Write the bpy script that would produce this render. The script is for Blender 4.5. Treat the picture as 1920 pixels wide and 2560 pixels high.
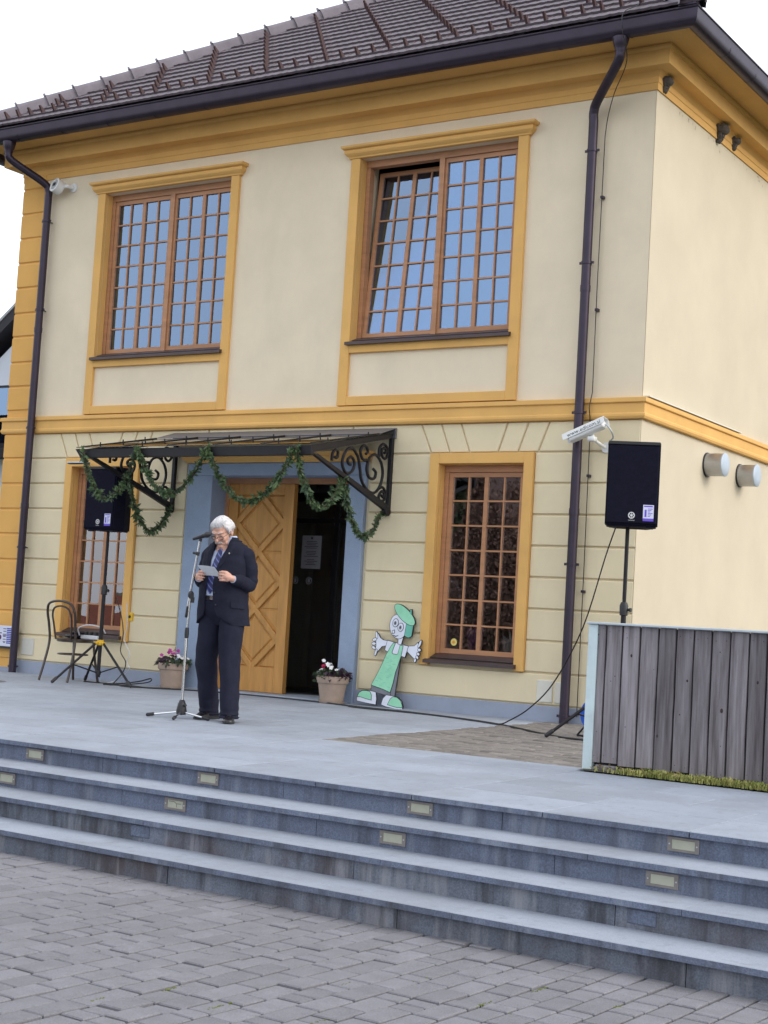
import bpy, bmesh, math, random
from math import sin, cos, pi, radians, atan2, sqrt
from mathutils import Vector, Matrix, Euler, noise

random.seed(7)
SC = bpy.context.scene
COL = SC.collection
for _o in list(bpy.data.objects):
    bpy.data.objects.remove(_o)

# ------------------------------------------------------------------ camera
CAM_POS = Vector((5.71051, -13.19987, 0.87615))
YAW, PITCH, ROLL = -0.573048, 0.0736369, 0.0591968
FPX = 3815.55                      # focal length in pixels of a 1920 x 2560 frame
fwd = Vector((sin(YAW) * cos(PITCH), cos(YAW) * cos(PITCH), sin(PITCH)))
rt0 = Vector((cos(YAW), -sin(YAW), 0))
up0 = rt0.cross(fwd)
RT = cos(ROLL) * rt0 + sin(ROLL) * up0
UP = -sin(ROLL) * rt0 + cos(ROLL) * up0
cam_d = bpy.data.cameras.new('camera')
cam = bpy.data.objects.new('camera', cam_d)
COL.objects.link(cam)
m = Matrix.Identity(4)
for i in range(3):
    m[i][0], m[i][1], m[i][2], m[i][3] = RT[i], UP[i], -fwd[i], CAM_POS[i]
cam.matrix_world = m
cam_d.sensor_fit = 'VERTICAL'
cam_d.sensor_height = 24.0
cam_d.lens = FPX / 2560 * 24.0
cam_d.clip_start = 0.1
cam_d.clip_end = 3000
SC.camera = cam
SC.render.resolution_x, SC.render.resolution_y = 768, 1024

# ------------------------------------------------------------------ light
SUN_EL, SUN_AZ = radians(28), radians(82)      # azimuth from +Y towards +X: a veiled sun off to the right, along the front
W = bpy.data.worlds.new('World')
SC.world = W
W.use_nodes = True
nt = W.node_tree
nt.nodes.clear()
sky = nt.nodes.new('ShaderNodeTexSky')
sky.sky_type = 'NISHITA'
sky.sun_disc = False
sky.sun_elevation = SUN_EL
sky.sun_rotation = SUN_AZ
sky.altitude = 300
sky.air_density = 1.0
sky.dust_density = 2.2
sky.ozone_density = 1.0
bg = nt.nodes.new('ShaderNodeBackground')
bg.inputs['Strength'].default_value = 0.1
wo = nt.nodes.new('ShaderNodeOutputWorld')
veil = nt.nodes.new('ShaderNodeMix')          # the even white high haze of that day, over the whole sky
veil.data_type = 'RGBA'
cn_ = nt.nodes.new('ShaderNodeTexNoise')       # thinner and thicker haze, soft and the same all round
cn_.inputs['Scale'].default_value = 2.6
cn_.inputs['Detail'].default_value = 5
cm_ = nt.nodes.new('ShaderNodeMapRange')
cm_.inputs[1].default_value, cm_.inputs[2].default_value = .3, .7
cm_.inputs[3].default_value, cm_.inputs[4].default_value = .60, .90
tc_ = nt.nodes.new('ShaderNodeTexCoord')
nt.links.new(tc_.outputs['Generated'], cn_.inputs['Vector'])
nt.links.new(cn_.outputs[0], cm_.inputs[0])
nt.links.new(cm_.outputs[0], veil.inputs[0])
veil.inputs[7].default_value = (7.45, 7.7, 8.15, 1)
nt.links.new(sky.outputs[0], veil.inputs[6])
nt.links.new(veil.outputs[2], bg.inputs[0])
nt.links.new(bg.outputs[0], wo.inputs[0])

sun_d = bpy.data.lights.new('sun', 'SUN')
sun_d.energy = 0.7
sun_d.angle = radians(30)
sun_d.color = (1.0, 0.95, 0.87)
sun = bpy.data.objects.new('sun', sun_d)
COL.objects.link(sun)
sd = Vector((sin(SUN_AZ) * cos(SUN_EL), cos(SUN_AZ) * cos(SUN_EL), sin(SUN_EL)))
sun.rotation_euler = sd.to_track_quat('Z', 'Y').to_euler()
sun.location = (20, 5, 15)

SC.view_settings.view_transform = 'Standard'
SC.view_settings.look = 'None'
SC.view_settings.exposure = 1.21
SC.view_settings.gamma = 1.0
SC.view_settings.use_curve_mapping = False

# ------------------------------------------------------------------ helpers
def gz(y):                          # the terrace falls gently from the wall to the steps
    return 0.05 + 0.012 * y

def project(p):                     # pixel of a world point in the 1920 x 2560 frame (used only to pick the largest pieces)
    d = Vector(p) - CAM_POS
    z = d.dot(fwd)
    return 960 + FPX * d.dot(RT) / z, 1280 - FPX * d.dot(UP) / z, z

class MB:
    def __init__(s):
        s.v, s.f = [], []
    def add(s, vs, fs):
        o = len(s.v)
        s.v += [tuple(v) for v in vs]
        s.f += [tuple(i + o for i in f) for f in fs]
        return s
    def box(s, x0, x1, y0, y1, z0, z1, c=0.0):
        if c <= 0:
            vs = [(x, y, z) for x in (x0, x1) for y in (y0, y1) for z in (z0, z1)]
            fs = [(0, 1, 3, 2), (4, 6, 7, 5), (0, 4, 5, 1), (2, 3, 7, 6), (0, 2, 6, 4), (1, 5, 7, 3)]
            return s.add(vs, fs)
        b = bmesh.new()
        bmesh.ops.create_cube(b, size=1)
        for v in b.verts:
            v.co = Vector(((x0 + x1) / 2 + v.co.x * (x1 - x0), (y0 + y1) / 2 + v.co.y * (y1 - y0), (z0 + z1) / 2 + v.co.z * (z1 - z0)))
        bmesh.ops.bevel(b, geom=b.edges[:], offset=c, segments=1, affect='EDGES')
        b.verts.index_update()
        s.add([v.co[:] for v in b.verts], [[v.index for v in f.verts] for f in b.faces])
        b.free()
        return s
    def prism(s, poly, fn, d0, d1):
        """poly: 2D points; fn(a, b, d) -> 3D; extruded between depths d0 and d1"""
        n = len(poly)
        vs = [fn(a, b, d0) for a, b in poly] + [fn(a, b, d1) for a, b in poly]
        fs = [tuple(range(n))[::-1], tuple(range(n, 2 * n))] + [(i, (i + 1) % n, n + (i + 1) % n, n + i) for i in range(n)]
        return s.add(vs, fs)
    def cprism(s, poly, fn, d0, d1, c):
        """convex polygon prism whose face at d1 is inset by a chamfer c"""
        n = len(poly)
        ins = inset(poly, c)
        dm = d1 - c if d1 > d0 else d1 + c
        vs = [fn(a, b, d0) for a, b in poly] + [fn(a, b, dm) for a, b in poly] + [fn(a, b, d1) for a, b in ins]
        fs = [tuple(range(n))[::-1], tuple(range(2 * n, 3 * n))]
        for k in (0, 1):
            fs += [(k * n + i, k * n + (i + 1) % n, (k + 1) * n + (i + 1) % n, (k + 1) * n + i) for i in range(n)]
        return s.add(vs, fs)
    def tube(s, pts, r, n=8, cap=True, close=False, round_cap=False):
        P = [Vector(p) for p in pts]
        R = [r] * len(P) if not hasattr(r, '__len__') else list(r)
        if round_cap and not close:
            a, b = P[0] - P[1], P[-1] - P[-2]
            a.normalize(); b.normalize()
            h0, h1 = [], []
            for k in (0.95, 0.6):
                q = sqrt(1 - k * k)
                h0.append((P[0] + a * R[0] * k, R[0] * q))
            h0.append((P[0] + a * R[0] * .25, R[0] * .96))
            h1.append((P[-1] + b * R[-1] * .25, R[-1] * .96))
            for k in (0.6, 0.95):
                q = sqrt(1 - k * k)
                h1.append((P[-1] + b * R[-1] * k, R[-1] * q))
            P = [x[0] for x in h0] + P + [x[0] for x in h1]
            R = [x[1] for x in h0] + R + [x[1] for x in h1]
        m_ = len(P)
        T = []
        for i in range(m_):
            a = P[(i - 1) % m_] if (i > 0 or close) else P[i]
            b = P[(i + 1) % m_] if (i < m_ - 1 or close) else P[i]
            t = b - a
            T.append(t.normalized() if t.length > 1e-9 else Vector((0, 0, 1)))
        ref = Vector((0, 0, 1)) if abs(T[0].z) < .9 else Vector((1, 0, 0))
        nrm = (ref - T[0] * ref.dot(T[0])).normalized()
        vs, fs = [], []
        for i in range(m_):
            nrm = nrm - T[i] * nrm.dot(T[i])
            if nrm.length < 1e-6:
                nrm = T[i].orthogonal()
            nrm.normalize()
            bn = T[i].cross(nrm)
            for k in range(n):
                a = 2 * pi * k / n
                vs.append(P[i] + (nrm * cos(a) + bn * sin(a)) * R[i])
        for i in range(m_ if close else m_ - 1):
            j = (i + 1) % m_
            for k in range(n):
                fs.append((i * n + k, i * n + (k + 1) % n, j * n + (k + 1) % n, j * n + k))
        if cap and not close:
            fs.append(tuple(range(n))[::-1])
            fs.append(tuple((m_ - 1) * n + k for k in range(n)))
        return s.add(vs, fs)
    def lathe(s, prof, n=20, c=(0, 0, 0), axis='Z'):
        vs, fs = [], []
        for r, z in prof:
            for k in range(n):
                a = 2 * pi * k / n
                x, y = r * cos(a), r * sin(a)
                p = (x, y, z) if axis == 'Z' else ((z, x, y) if axis == 'X' else (x, z, y))
                vs.append((c[0] + p[0], c[1] + p[1], c[2] + p[2]))
        for i in range(len(prof) - 1):
            for k in range(n):
                q = (i * n + k, i * n + (k + 1) % n, (i + 1) * n + (k + 1) % n, (i + 1) * n + k)
                fs.append(q[::-1] if axis == 'Y' else q)
        fs.append(tuple(range(n))[::-1])
        fs.append(tuple((len(prof) - 1) * n + k for k in range(n)))
        return s.add(vs, fs)
    def ell(s, c, r, n=16, rot=None):
        vs, fs = [], []
        h = n // 2
        for i in range(1, h):
            t = pi * i / h
            for k in range(n):
                a = 2 * pi * k / n
                vs.append(Vector((r[0] * sin(t) * cos(a), r[1] * sin(t) * sin(a), r[2] * cos(t))))
        vs.append(Vector((0, 0, r[2])))
        vs.append(Vector((0, 0, -r[2])))
        for i in range(h - 2):
            for k in range(n):
                fs.append((i * n + k, (i + 1) * n + k, (i + 1) * n + (k + 1) % n, i * n + (k + 1) % n))
        t_, b_ = len(vs) - 2, len(vs) - 1
        for k in range(n):
            fs.append((t_, k, (k + 1) % n))
            fs.append((b_, (h - 2) * n + (k + 1) % n, (h - 2) * n + k))
        if rot is not None:
            vs = [rot @ v for v in vs]
        return s.add([v + Vector(c) for v in vs], fs)
    def xf(s, M_):
        s.v = [tuple(M_ @ Vector(v)) for v in s.v]
        return s
    def join(s, o):
        return s.add(o.v, o.f)
    def mesh(s, name, mat=None, smooth=None):
        me = bpy.data.meshes.new(name)
        me.from_pydata(s.v, [], s.f)
        b = bmesh.new()
        b.from_mesh(me)
        bmesh.ops.recalc_face_normals(b, faces=b.faces)
        b.to_mesh(me)
        b.free()
        if smooth is not None:
            for p in me.polygons:
                p.use_smooth = True
            me.set_sharp_from_angle(angle=radians(smooth))
        if mat:
            me.materials.append(mat)
        me.update()
        return me
    def build(s, name, mat=None, parent=None, smooth=None, **kw):
        return link(name, s.mesh(name, mat, smooth), parent, **kw)

def inset(poly, c):
    n = len(poly)
    area = sum(poly[i][0] * poly[(i + 1) % n][1] - poly[(i + 1) % n][0] * poly[i][1] for i in range(n))
    sg = 1 if area > 0 else -1
    L = []
    for i in range(n):
        (ax, ay), (bx, by) = poly[i], poly[(i + 1) % n]
        dx, dy = bx - ax, by - ay
        l = sqrt(dx * dx + dy * dy) or 1e-9
        nx, ny = -dy / l * sg, dx / l * sg
        L.append((ax + nx * c, ay + ny * c, dx / l, dy / l))
    out = []
    for i in range(n):
        ax, ay, dx, dy = L[i - 1]
        bx, by, ex, ey = L[i]
        den = dx * ey - dy * ex
        if abs(den) < 1e-9:
            out.append((bx, by))
        else:
            t = ((bx - ax) * ey - (by - ay) * ex) / den
            out.append((ax + dx * t, ay + dy * t))
    return out

def link(name, data, parent=None, label=None, cat=None, group=None, kind=None, loc=None, rot=None):
    o = bpy.data.objects.new(name, data)
    COL.objects.link(o)
    if parent:
        o.parent = parent
    if loc is not None:
        o.location = loc
    if rot is not None:
        o.rotation_euler = rot
    tag(o, label, cat, group, kind)
    return o

def tag(o, label=None, cat=None, group=None, kind=None):
    if label: o['label'] = label
    if cat: o['category'] = cat
    if group: o['group'] = group
    if kind: o['kind'] = kind
    return o

def thing(name, label, cat, loc=(0, 0, 0), rotz=0.0, group=None):
    return link(name, None, None, label, cat, group, None, loc, (0, 0, rotz))

def copy_tree(o, parent=None):
    c = o.copy()
    COL.objects.link(c)
    if parent:
        c.parent = parent
    for ch in list(o.children):
        copy_tree(ch, c)
    return c

XZ = lambda a, b, d: (a, d, b)          # polygon in the facade plane, depth along y
XY = lambda a, b, d: (a, b, d)
YZ = lambda a, b, d: (d, a, b)

def freeze(o, name, mat, parent=None, smooth=60, **kw):
    """evaluate modifiers to a plain mesh object"""
    dg = bpy.context.evaluated_depsgraph_get()
    dg.update()
    me = bpy.data.meshes.new_from_object(o.evaluated_get(dg))
    me.name = name
    me.materials.clear()
    me.materials.append(mat)
    for p in me.polygons:
        p.use_smooth = True
    old = o.data
    bpy.data.objects.remove(o)
    if old.users == 0 and isinstance(old, bpy.types.Mesh):
        bpy.data.meshes.remove(old)
    return link(name, me, parent, **kw)

def text_mesh(body, size, extrude=0.001):
    cu = bpy.data.curves.new('lettering', 'FONT')
    cu.body = body
    cu.size = size
    cu.extrude = extrude
    cu.align_x, cu.align_y = 'CENTER', 'CENTER'
    cu.resolution_u = 3
    o = bpy.data.objects.new('lettering', cu)
    COL.objects.link(o)
    dg = bpy.context.evaluated_depsgraph_get()
    dg.update()
    me = bpy.data.meshes.new_from_object(o.evaluated_get(dg))
    bpy.data.objects.remove(o)
    return me

# ------------------------------------------------------------------ materials
def hexc(c):
    return (c[0], c[1], c[2], 1.0)

def mat(name, c, rough=.6, var=.10, vs=4.0, bump=0.0, bs=150.0, metal=0.0, spec=.5, orand=0.0, c2=None,
        stretch=(1, 1, 1), coord='pos', stain=None, grain=0.0, gs=400.0, gloss=0.0):
    m_ = bpy.data.materials.new(name)
    m_.use_nodes = True
    n = m_.node_tree
    L = n.links.new
    b = n.nodes['Principled BSDF']
    b.inputs['Roughness'].default_value = rough
    b.inputs['Metallic'].default_value = metal
    b.inputs['Specular IOR Level'].default_value = spec
    b.inputs['Coat Weight'].default_value = gloss
    if coord == 'pos':
        src = n.nodes.new('ShaderNodeNewGeometry').outputs['Position']
    else:
        src = n.nodes.new('ShaderNodeTexCoord').outputs['Object']
    mp = n.nodes.new('ShaderNodeMapping')
    mp.inputs['Scale'].default_value = stretch
    L(src, mp.inputs[0])
    if orand > 0:
        oi = n.nodes.new('ShaderNodeObjectInfo')
        ad = n.nodes.new('ShaderNodeVectorMath'); ad.operation = 'MULTIPLY_ADD'
        ad.inputs[1].default_value = (1, 1, 1)
        sc_ = n.nodes.new('ShaderNodeMath'); sc_.operation = 'MULTIPLY'; sc_.inputs[1].default_value = 37.0
        L(oi.outputs['Random'], sc_.inputs[0])
        L(mp.outputs[0], ad.inputs[0]); L(sc_.outputs[0], ad.inputs[2])
        vec = ad.outputs[0]
    else:
        vec = mp.outputs[0]
    nz = n.nodes.new('ShaderNodeTexNoise')
    nz.inputs['Scale'].default_value = vs
    nz.inputs['Detail'].default_value = 7
    nz.inputs['Roughness'].default_value = .62
    L(vec, nz.inputs['Vector'])
    rp = n.nodes.new('ShaderNodeMapRange')
    rp.inputs[1].default_value, rp.inputs[2].default_value = .3, .7
    L(nz.outputs[0], rp.inputs[0])
    mx = n.nodes.new('ShaderNodeMix'); mx.data_type = 'RGBA'
    lo = [x * (1 - var) for x in c]
    hi = [min(1, x * (1 + var)) for x in c] if c2 is None else c2
    mx.inputs[6].default_value, mx.inputs[7].default_value = hexc(lo), hexc(hi)
    L(rp.outputs[0], mx.inputs[0])
    col = mx.outputs[2]
    if grain > 0:
        g = n.nodes.new('ShaderNodeTexNoise'); g.inputs['Scale'].default_value = gs; g.inputs['Detail'].default_value = 3
        L(src, g.inputs['Vector'])
        r2 = n.nodes.new('ShaderNodeMapRange')
        r2.inputs[1].default_value, r2.inputs[2].default_value = .25, .75
        r2.inputs[3].default_value, r2.inputs[4].default_value = 1 - grain, 1 + grain
        L(g.outputs[0], r2.inputs[0])
        vm = n.nodes.new('ShaderNodeVectorMath'); vm.operation = 'SCALE'
        L(col, vm.inputs[0]); L(r2.outputs[0], vm.inputs['Scale'])
        col = vm.outputs[0]
    if orand > 0:
        r3 = n.nodes.new('ShaderNodeMapRange')
        r3.inputs[3].default_value, r3.inputs[4].default_value = 1 - orand, 1 + orand
        L(oi.outputs['Random'], r3.inputs[0])
        vm2 = n.nodes.new('ShaderNodeVectorMath'); vm2.operation = 'SCALE'
        L(col, vm2.inputs[0]); L(r3.outputs[0], vm2.inputs['Scale'])
        col = vm2.outputs[0]
    if stain:
        # stain: list of (colour, scale vec, noise scale, lo, hi, strength)
        for (sc3, sv, ss, a, z_, st) in stain:
            mp2 = n.nodes.new('ShaderNodeMapping'); mp2.inputs['Scale'].default_value = sv
            L(src, mp2.inputs[0])
            n2 = n.nodes.new('ShaderNodeTexNoise'); n2.inputs['Scale'].default_value = ss
            n2.inputs['Detail'].default_value = 8; n2.inputs['Roughness'].default_value = .65
            L(mp2.outputs[0], n2.inputs['Vector'])
            r4 = n.nodes.new('ShaderNodeMapRange')
            r4.inputs[1].default_value, r4.inputs[2].default_value = a, z_
            r4.inputs[4].default_value = st
            L(n2.outputs[0], r4.inputs[0])
            mx2 = n.nodes.new('ShaderNodeMix'); mx2.data_type = 'RGBA'
            L(r4.outputs[0], mx2.inputs[0]); L(col, mx2.inputs[6])
            mx2.inputs[7].default_value = hexc(sc3)
            col = mx2.outputs[2]
    L(col, b.inputs['Base Color'])
    if bump > 0:
        bz = n.nodes.new('ShaderNodeTexNoise'); bz.inputs['Scale'].default_value = bs; bz.inputs['Detail'].default_value = 5
        L(vec, bz.inputs['Vector'])
        bp = n.nodes.new('ShaderNodeBump'); bp.inputs['Strength'].default_value = bump; bp.inputs['Distance'].default_value = .004
        L(bz.outputs[0], bp.inputs['Height']); L(bp.outputs[0], b.inputs['Normal'])
    return m_

def glass_mat(name, tint=(.9, .95, .93), boost=3.0, gloss=(1, 1, 1)):
    m_ = bpy.data.materials.new(name)
    m_.use_nodes = True
    n = m_.node_tree
    n.nodes.clear()
    out = n.nodes.new('ShaderNodeOutputMaterial')
    mx = n.nodes.new('ShaderNodeMixShader')
    tr = n.nodes.new('ShaderNodeBsdfTransparent'); tr.inputs[0].default_value = hexc(tint)
    gl = n.nodes.new('ShaderNodeBsdfGlossy'); gl.inputs['Roughness'].default_value = 0.0; gl.inputs[0].default_value = hexc(gloss)
    fr = n.nodes.new('ShaderNodeFresnel'); fr.inputs[0].default_value = 1.5
    ml = n.nodes.new('ShaderNodeMath'); ml.operation = 'MULTIPLY'; ml.inputs[1].default_value = boost; ml.use_clamp = True
    nz = n.nodes.new('ShaderNodeTexNoise'); nz.inputs['Scale'].default_value = 2.5
    ge = n.nodes.new('ShaderNodeNewGeometry')
    n.links.new(ge.outputs['Position'], nz.inputs['Vector'])
    bp = n.nodes.new('ShaderNodeBump'); bp.inputs['Strength'].default_value = .025; bp.inputs['Distance'].default_value = .02
    n.links.new(nz.outputs[0], bp.inputs['Height'])
    n.links.new(bp.outputs[0], gl.inputs['Normal'])
    n.links.new(fr.outputs[0], ml.inputs[0])
    n.links.new(ml.outputs[0], mx.inputs[0])
    n.links.new(tr.outputs[0], mx.inputs[1]); n.links.new(gl.outputs[0], mx.inputs[2])
    n.links.new(mx.outputs[0], out.inputs[0])
    return m_

CREAM = mat('upper_plaster', (.77, .66, .49), .9, .06, 1.3, .85, 260, grain=.05, gs=500,
            stain=[((.42, .38, .30), (1.2, 1.2, .25), 1.6, .52, .85, .18)])
RUST = mat('rustic_plaster', (.73, .625, .42), .9, .06, 1.5, .8, 260, grain=.05, gs=500,
           stain=[((.42, .38, .27), (1.5, 1.5, .4), 1.8, .55, .85, .25)])
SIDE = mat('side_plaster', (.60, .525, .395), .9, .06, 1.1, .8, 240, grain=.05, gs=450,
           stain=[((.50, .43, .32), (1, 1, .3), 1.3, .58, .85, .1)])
OCHRE = mat('ochre_paint', (.70, .405, .125), .85, .08, 2.0, .25, 180, grain=.03, gs=400,
            stain=[((.40, .22, .07), (1, 1, .5), 2.2, .58, .85, .3)])
QUOIN = mat('quoin_ochre', (.70, .385, .105), .85, .07, 2.0, .4, 200, grain=.04, gs=400)
PLINTH = mat('plinth_grey', (.29, .325, .41), .85, .10, 3.0, .4, 180, grain=.06,
             stain=[((.16, .16, .17), (1, 1, 1), 3, .55, .8, .4)])
METAL = mat('brown_sheet_metal', (.042, .032, .050), .42, .15, 5, metal=.55, spec=.5)
SILL = mat('sill_metal', (.085, .062, .062), .45, .12, 6, metal=.5)
WOODF = mat('window_wood', (.42, .205, .10), .5, .16, 3, .15, 60, stretch=(1, 1, 6), grain=.05)
DOORW = mat('door_wood', (.49, .24, .062), .5, .18, 3, .15, 60, stretch=(6, 6, .6), grain=.06, gloss=.05)
GRAN = mat('granite_frame', (.255, .32, .435), .75, .08, 4, .2, 220, grain=.2, gs=260)
SLAB = mat('granite_slab', (.285, .315, .368), .7, .09, 2.2, .25, 300, orand=.07, grain=.20, gs=240,
           stain=[((.20, .21, .235), (1, 1, 1), 1.7, .47, .72, .6), ((.15, .155, .17), (3, 3, 3), 5, .56, .74, .5)])
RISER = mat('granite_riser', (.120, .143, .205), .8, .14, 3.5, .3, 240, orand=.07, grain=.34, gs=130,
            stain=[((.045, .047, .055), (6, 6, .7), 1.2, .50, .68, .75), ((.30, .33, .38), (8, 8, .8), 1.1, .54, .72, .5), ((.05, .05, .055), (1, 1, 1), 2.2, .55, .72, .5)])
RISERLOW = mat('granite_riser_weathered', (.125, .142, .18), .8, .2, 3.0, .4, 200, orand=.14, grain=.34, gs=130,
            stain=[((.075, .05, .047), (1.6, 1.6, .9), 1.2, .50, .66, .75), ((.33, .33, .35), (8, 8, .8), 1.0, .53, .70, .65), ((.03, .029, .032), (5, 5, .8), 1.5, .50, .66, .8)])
PAVER = mat('paver_concrete', (.180, .176, .190), .9, .11, 9, .5, 220, orand=.10, grain=.30, gs=200,
            stain=[((.15, .14, .13), (1, 1, 1), 7, .58, .8, .4)])
PATCHP = mat('patch_paver', (.185, .165, .15), .9, .15, 8, .5, 200, orand=.2, grain=.12, gs=300,
             stain=[((.12, .12, .07), (1, 1, 1), 4, .5, .75, .5)])
JOINT = mat('joint_earth', (.016, .015, .013), 1.0, .3, 12, .5, 120, stain=[((.08, .10, .03), (1, 1, 1), 3.0, .55, .68, .8)])
TILE = mat('clay_tile', (.100, .077, .092), .6, .16, 3, .35, 140, orand=.09, grain=.08, gs=200,
           stain=[((.19, .15, .15), (1, 1, 1), 5, .55, .75, .35)])
TILEDK = mat('clay_tile_hook', (.065, .032, .032), .6, .2, 8, .2, 120)
HIPT = mat('hip_tile', (.17, .145, .165), .7, .22, 4, .3, 120)
DARK = mat('dark_interior', (.035, .032, .034), .9, .2, 3)
DIM = mat('dim_hall_wall', (.42, .41, .45), .9, .15, 3)
INWALL = mat('interior_wall', (.30, .28, .25), .9, .1, 3)
INFLOOR = mat('interior_floor', (.10, .085, .075), .6, .2, 4)
GLASS = glass_mat('window_glass', (.62, .70, .74), 7.0, (.46, .63, .90))   # double casements; the blue sky reflection is put into the gloss colour
GLASSL = glass_mat('lower_window_glass', (.74, .77, .76), 4.6, (.95, .93, 1.0))
GLASSC = glass_mat('canopy_glass', (.93, .96, .95), 1.0)
GLASSD = glass_mat('door_glass', (.8, .85, .86), 3.0)
BLKMET = mat('black_iron', (.012, .011, .014), .5, .2, 10, spec=.3)
BLKPL = mat('black_plastic', (.014, .014, .017), .5, .2, 10, .1, 300)
BLKPAINT = mat('black_cabinet', (.008, .008, .020), .8, .2, 20, .4, 500, spec=.12)
CHROME = mat('chrome_tube', (.72, .73, .75), .18, .05, 8, metal=1.0)
GALV = mat('galvanised_steel', (.50, .54, .57), .45, .12, 14, metal=.65)
ZINC = mat('painted_zinc', (.46, .52, .56), .5, .1, 8, .1, 200, metal=.2)
STAINLESS = mat('vent_steel', (.42, .43, .45), .38, .12, 5, metal=.85)
VENTCAP = mat('vent_cap', (.40, .46, .53), .45, .08, 5, metal=.3)
WHITEP = mat('white_enamel', (.72, .73, .72), .4, .05, 6)
PANELW = mat('panel_white', (.62, .60, .53), .55, .06, 6)
FENCE = mat('weathered_plank', (.132, .112, .118), .85, .30, 2.2, .6, 45, stretch=(14, 14, .8), coord='obj', orand=.24, grain=.1,
            c2=(.275, .25, .268), stain=[((.045, .037, .036), (9, 9, .5), 1.3, .56, .78, .6)])
KNOT = mat('plank_knot', (.035, .026, .022), .9, .2, 30)
TERRA = mat('terracotta', (.36, .27, .215), .85, .12, 8, .3, 150, grain=.06)
SOIL = mat('potting_soil', (.04, .03, .022), 1, .3, 40, .6, 80)
LEAFD = mat('dark_leaf', (.035, .06, .025), .6, .3, 30)
LEAFP = mat('purple_leaf', (.035, .013, .028), .55, .3, 30)
PINK = mat('magenta_petal', (.48, .05, .30), .6, .2, 40)
WPET = mat('white_petal', (.75, .74, .75), .6, .06, 40)
RPET = mat('crimson_petal', (.38, .012, .07), .6, .2, 40)
BENT = mat('bentwood', (.030, .017, .011), .32, .3, 6, gloss=.3)
CABLE = mat('black_cable', (.012, .012, .013), .5, .1, 10)
CABLEW = mat('white_cable', (.55, .55, .57), .5, .1, 10)
YEL = mat('yellow_plastic', (.70, .42, .02), .45, .1, 10)
BLUEP = mat('blue_plastic', (.012, .085, .50), .4, .1, 10)
PAPER = mat('paper', (.72, .73, .76), .8, .03, 20)
PAPERD = mat('notice_paper', (.42, .43, .48), .8, .03, 20)
INK = mat('print_ink', (.05, .05, .07), .7, .1, 20)
FIR = mat('fir_sprig', (.022, .070, .036), .6, .4, 7, c2=(.10, .16, .055))
FIRST = mat('fir_stem', (.04, .035, .02), .8, .2, 20)
GRASS = mat('grass_blade', (.20, .28, .035), .7, .4, 9, c2=(.48, .44, .15))
MUD = mat('nest_mud', (.085, .072, .062), .95, .3, 30, .8, 70)
# ================================================================== GROUND, STEPS
ZP = -0.539                                   # level of the plaza
def ledge(x): return -6.03 - .035 * x         # front edge of the terrace
def zt(x=0): return -0.023
g = MB()
g.add([(-500, -500, ZP - .06), (500, -500, ZP - .06), (500, 500, ZP - .06), (-500, 500, ZP - .06)], [(0, 1, 2, 3)])
FARG = mat('far_ground', (.10, .11, .06), .95, .3, .2)
ground = g.build('ground', FARG, kind='structure')

plaza = MB().add([(-40, -60, ZP - .022), (40, -60, ZP - .022), (40, -6.9, ZP - .022), (-40, -6.9, ZP - .022)], [(0, 1, 2, 3)]).build('plaza', JOINT, kind='structure')

# pavers of the plaza: rows of mixed lengths running away from the camera
PD = Vector((.03, .99955, 0)); PE = Vector((.99955, -.03, 0))
ROWW, JT = .123, .0125
LENS = [.080, .125, .165, .165, .205, .205, .255]
def paver_mesh(l, w, h=.05, c=.0045):
    mb = MB().box(-w / 2, w / 2, -l / 2, l / 2, -h, 0)
    v = [list(p) for p in mb.v]
    t = MB()
    a, b = w / 2, l / 2
    vs = []
    for z, k in ((-h, 0), (-c, 0), (0, c)):
        vs += [(-a + k, -b + k, z), (a - k, -b + k, z), (a - k, b - k, z), (-a + k, b - k, z)]
    fs = [(8, 9, 10, 11)]
    for r in (0, 4):
        fs += [(r + i, r + (i + 1) % 4, r + 4 + (i + 1) % 4, r + 4 + i) for i in range(4)]
    return t.add(vs, fs)
rng = random.Random(11)
PM = {}
spots = []
for row in range(-80, 60):
    t0 = row * ROWW
    s = -16.0 + rng.uniform(0, .2)
    while s < -4.5:
        l = rng.choice(LENS)
        s1 = s + l
        c = PE * (t0 + 1.0) + PD * (s + l / 2)
        s = s1 + JT
        e = c + PD * (l / 2)
        if (c - PD * (l / 2)).y > ledge(c.x) - .93 + .03:
            continue
        if not (-4.5 < c.x < 7 and -11 < c.y):
            continue
        px, py, z = project((c.x, c.y, ZP))
        inside = -60 < px < 1980 and 1700 < py < 2620
        spots.append((0 if inside else 1, z, l, c))
spots.sort(key=lambda q: (q[0], q[1]))
st = MB()
for i, (ins, z, l, c) in enumerate(spots):
    ang = atan2(-PD.x, PD.y) + rng.gauss(0, .012)
    dz = rng.gauss(0, .0022)
    if i < 300 and ins == 0:
        if l not in PM:
            PM[l] = paver_mesh(l, ROWW - JT).mesh('paver', PAVER)
        o = link('paver', PM[l], plaza, loc=(c.x, c.y, ZP + dz), rot=(rng.gauss(0, .006), rng.gauss(0, .006), ang))
    else:
        q = paver_mesh(l, ROWW - JT)
        q.xf(Matrix.Translation((c.x, c.y, ZP + dz)) @ Matrix.Rotation(ang, 4, 'Z'))
        st.join(q)
st.build('paver', PAVER, plaza, kind='stuff')

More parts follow.
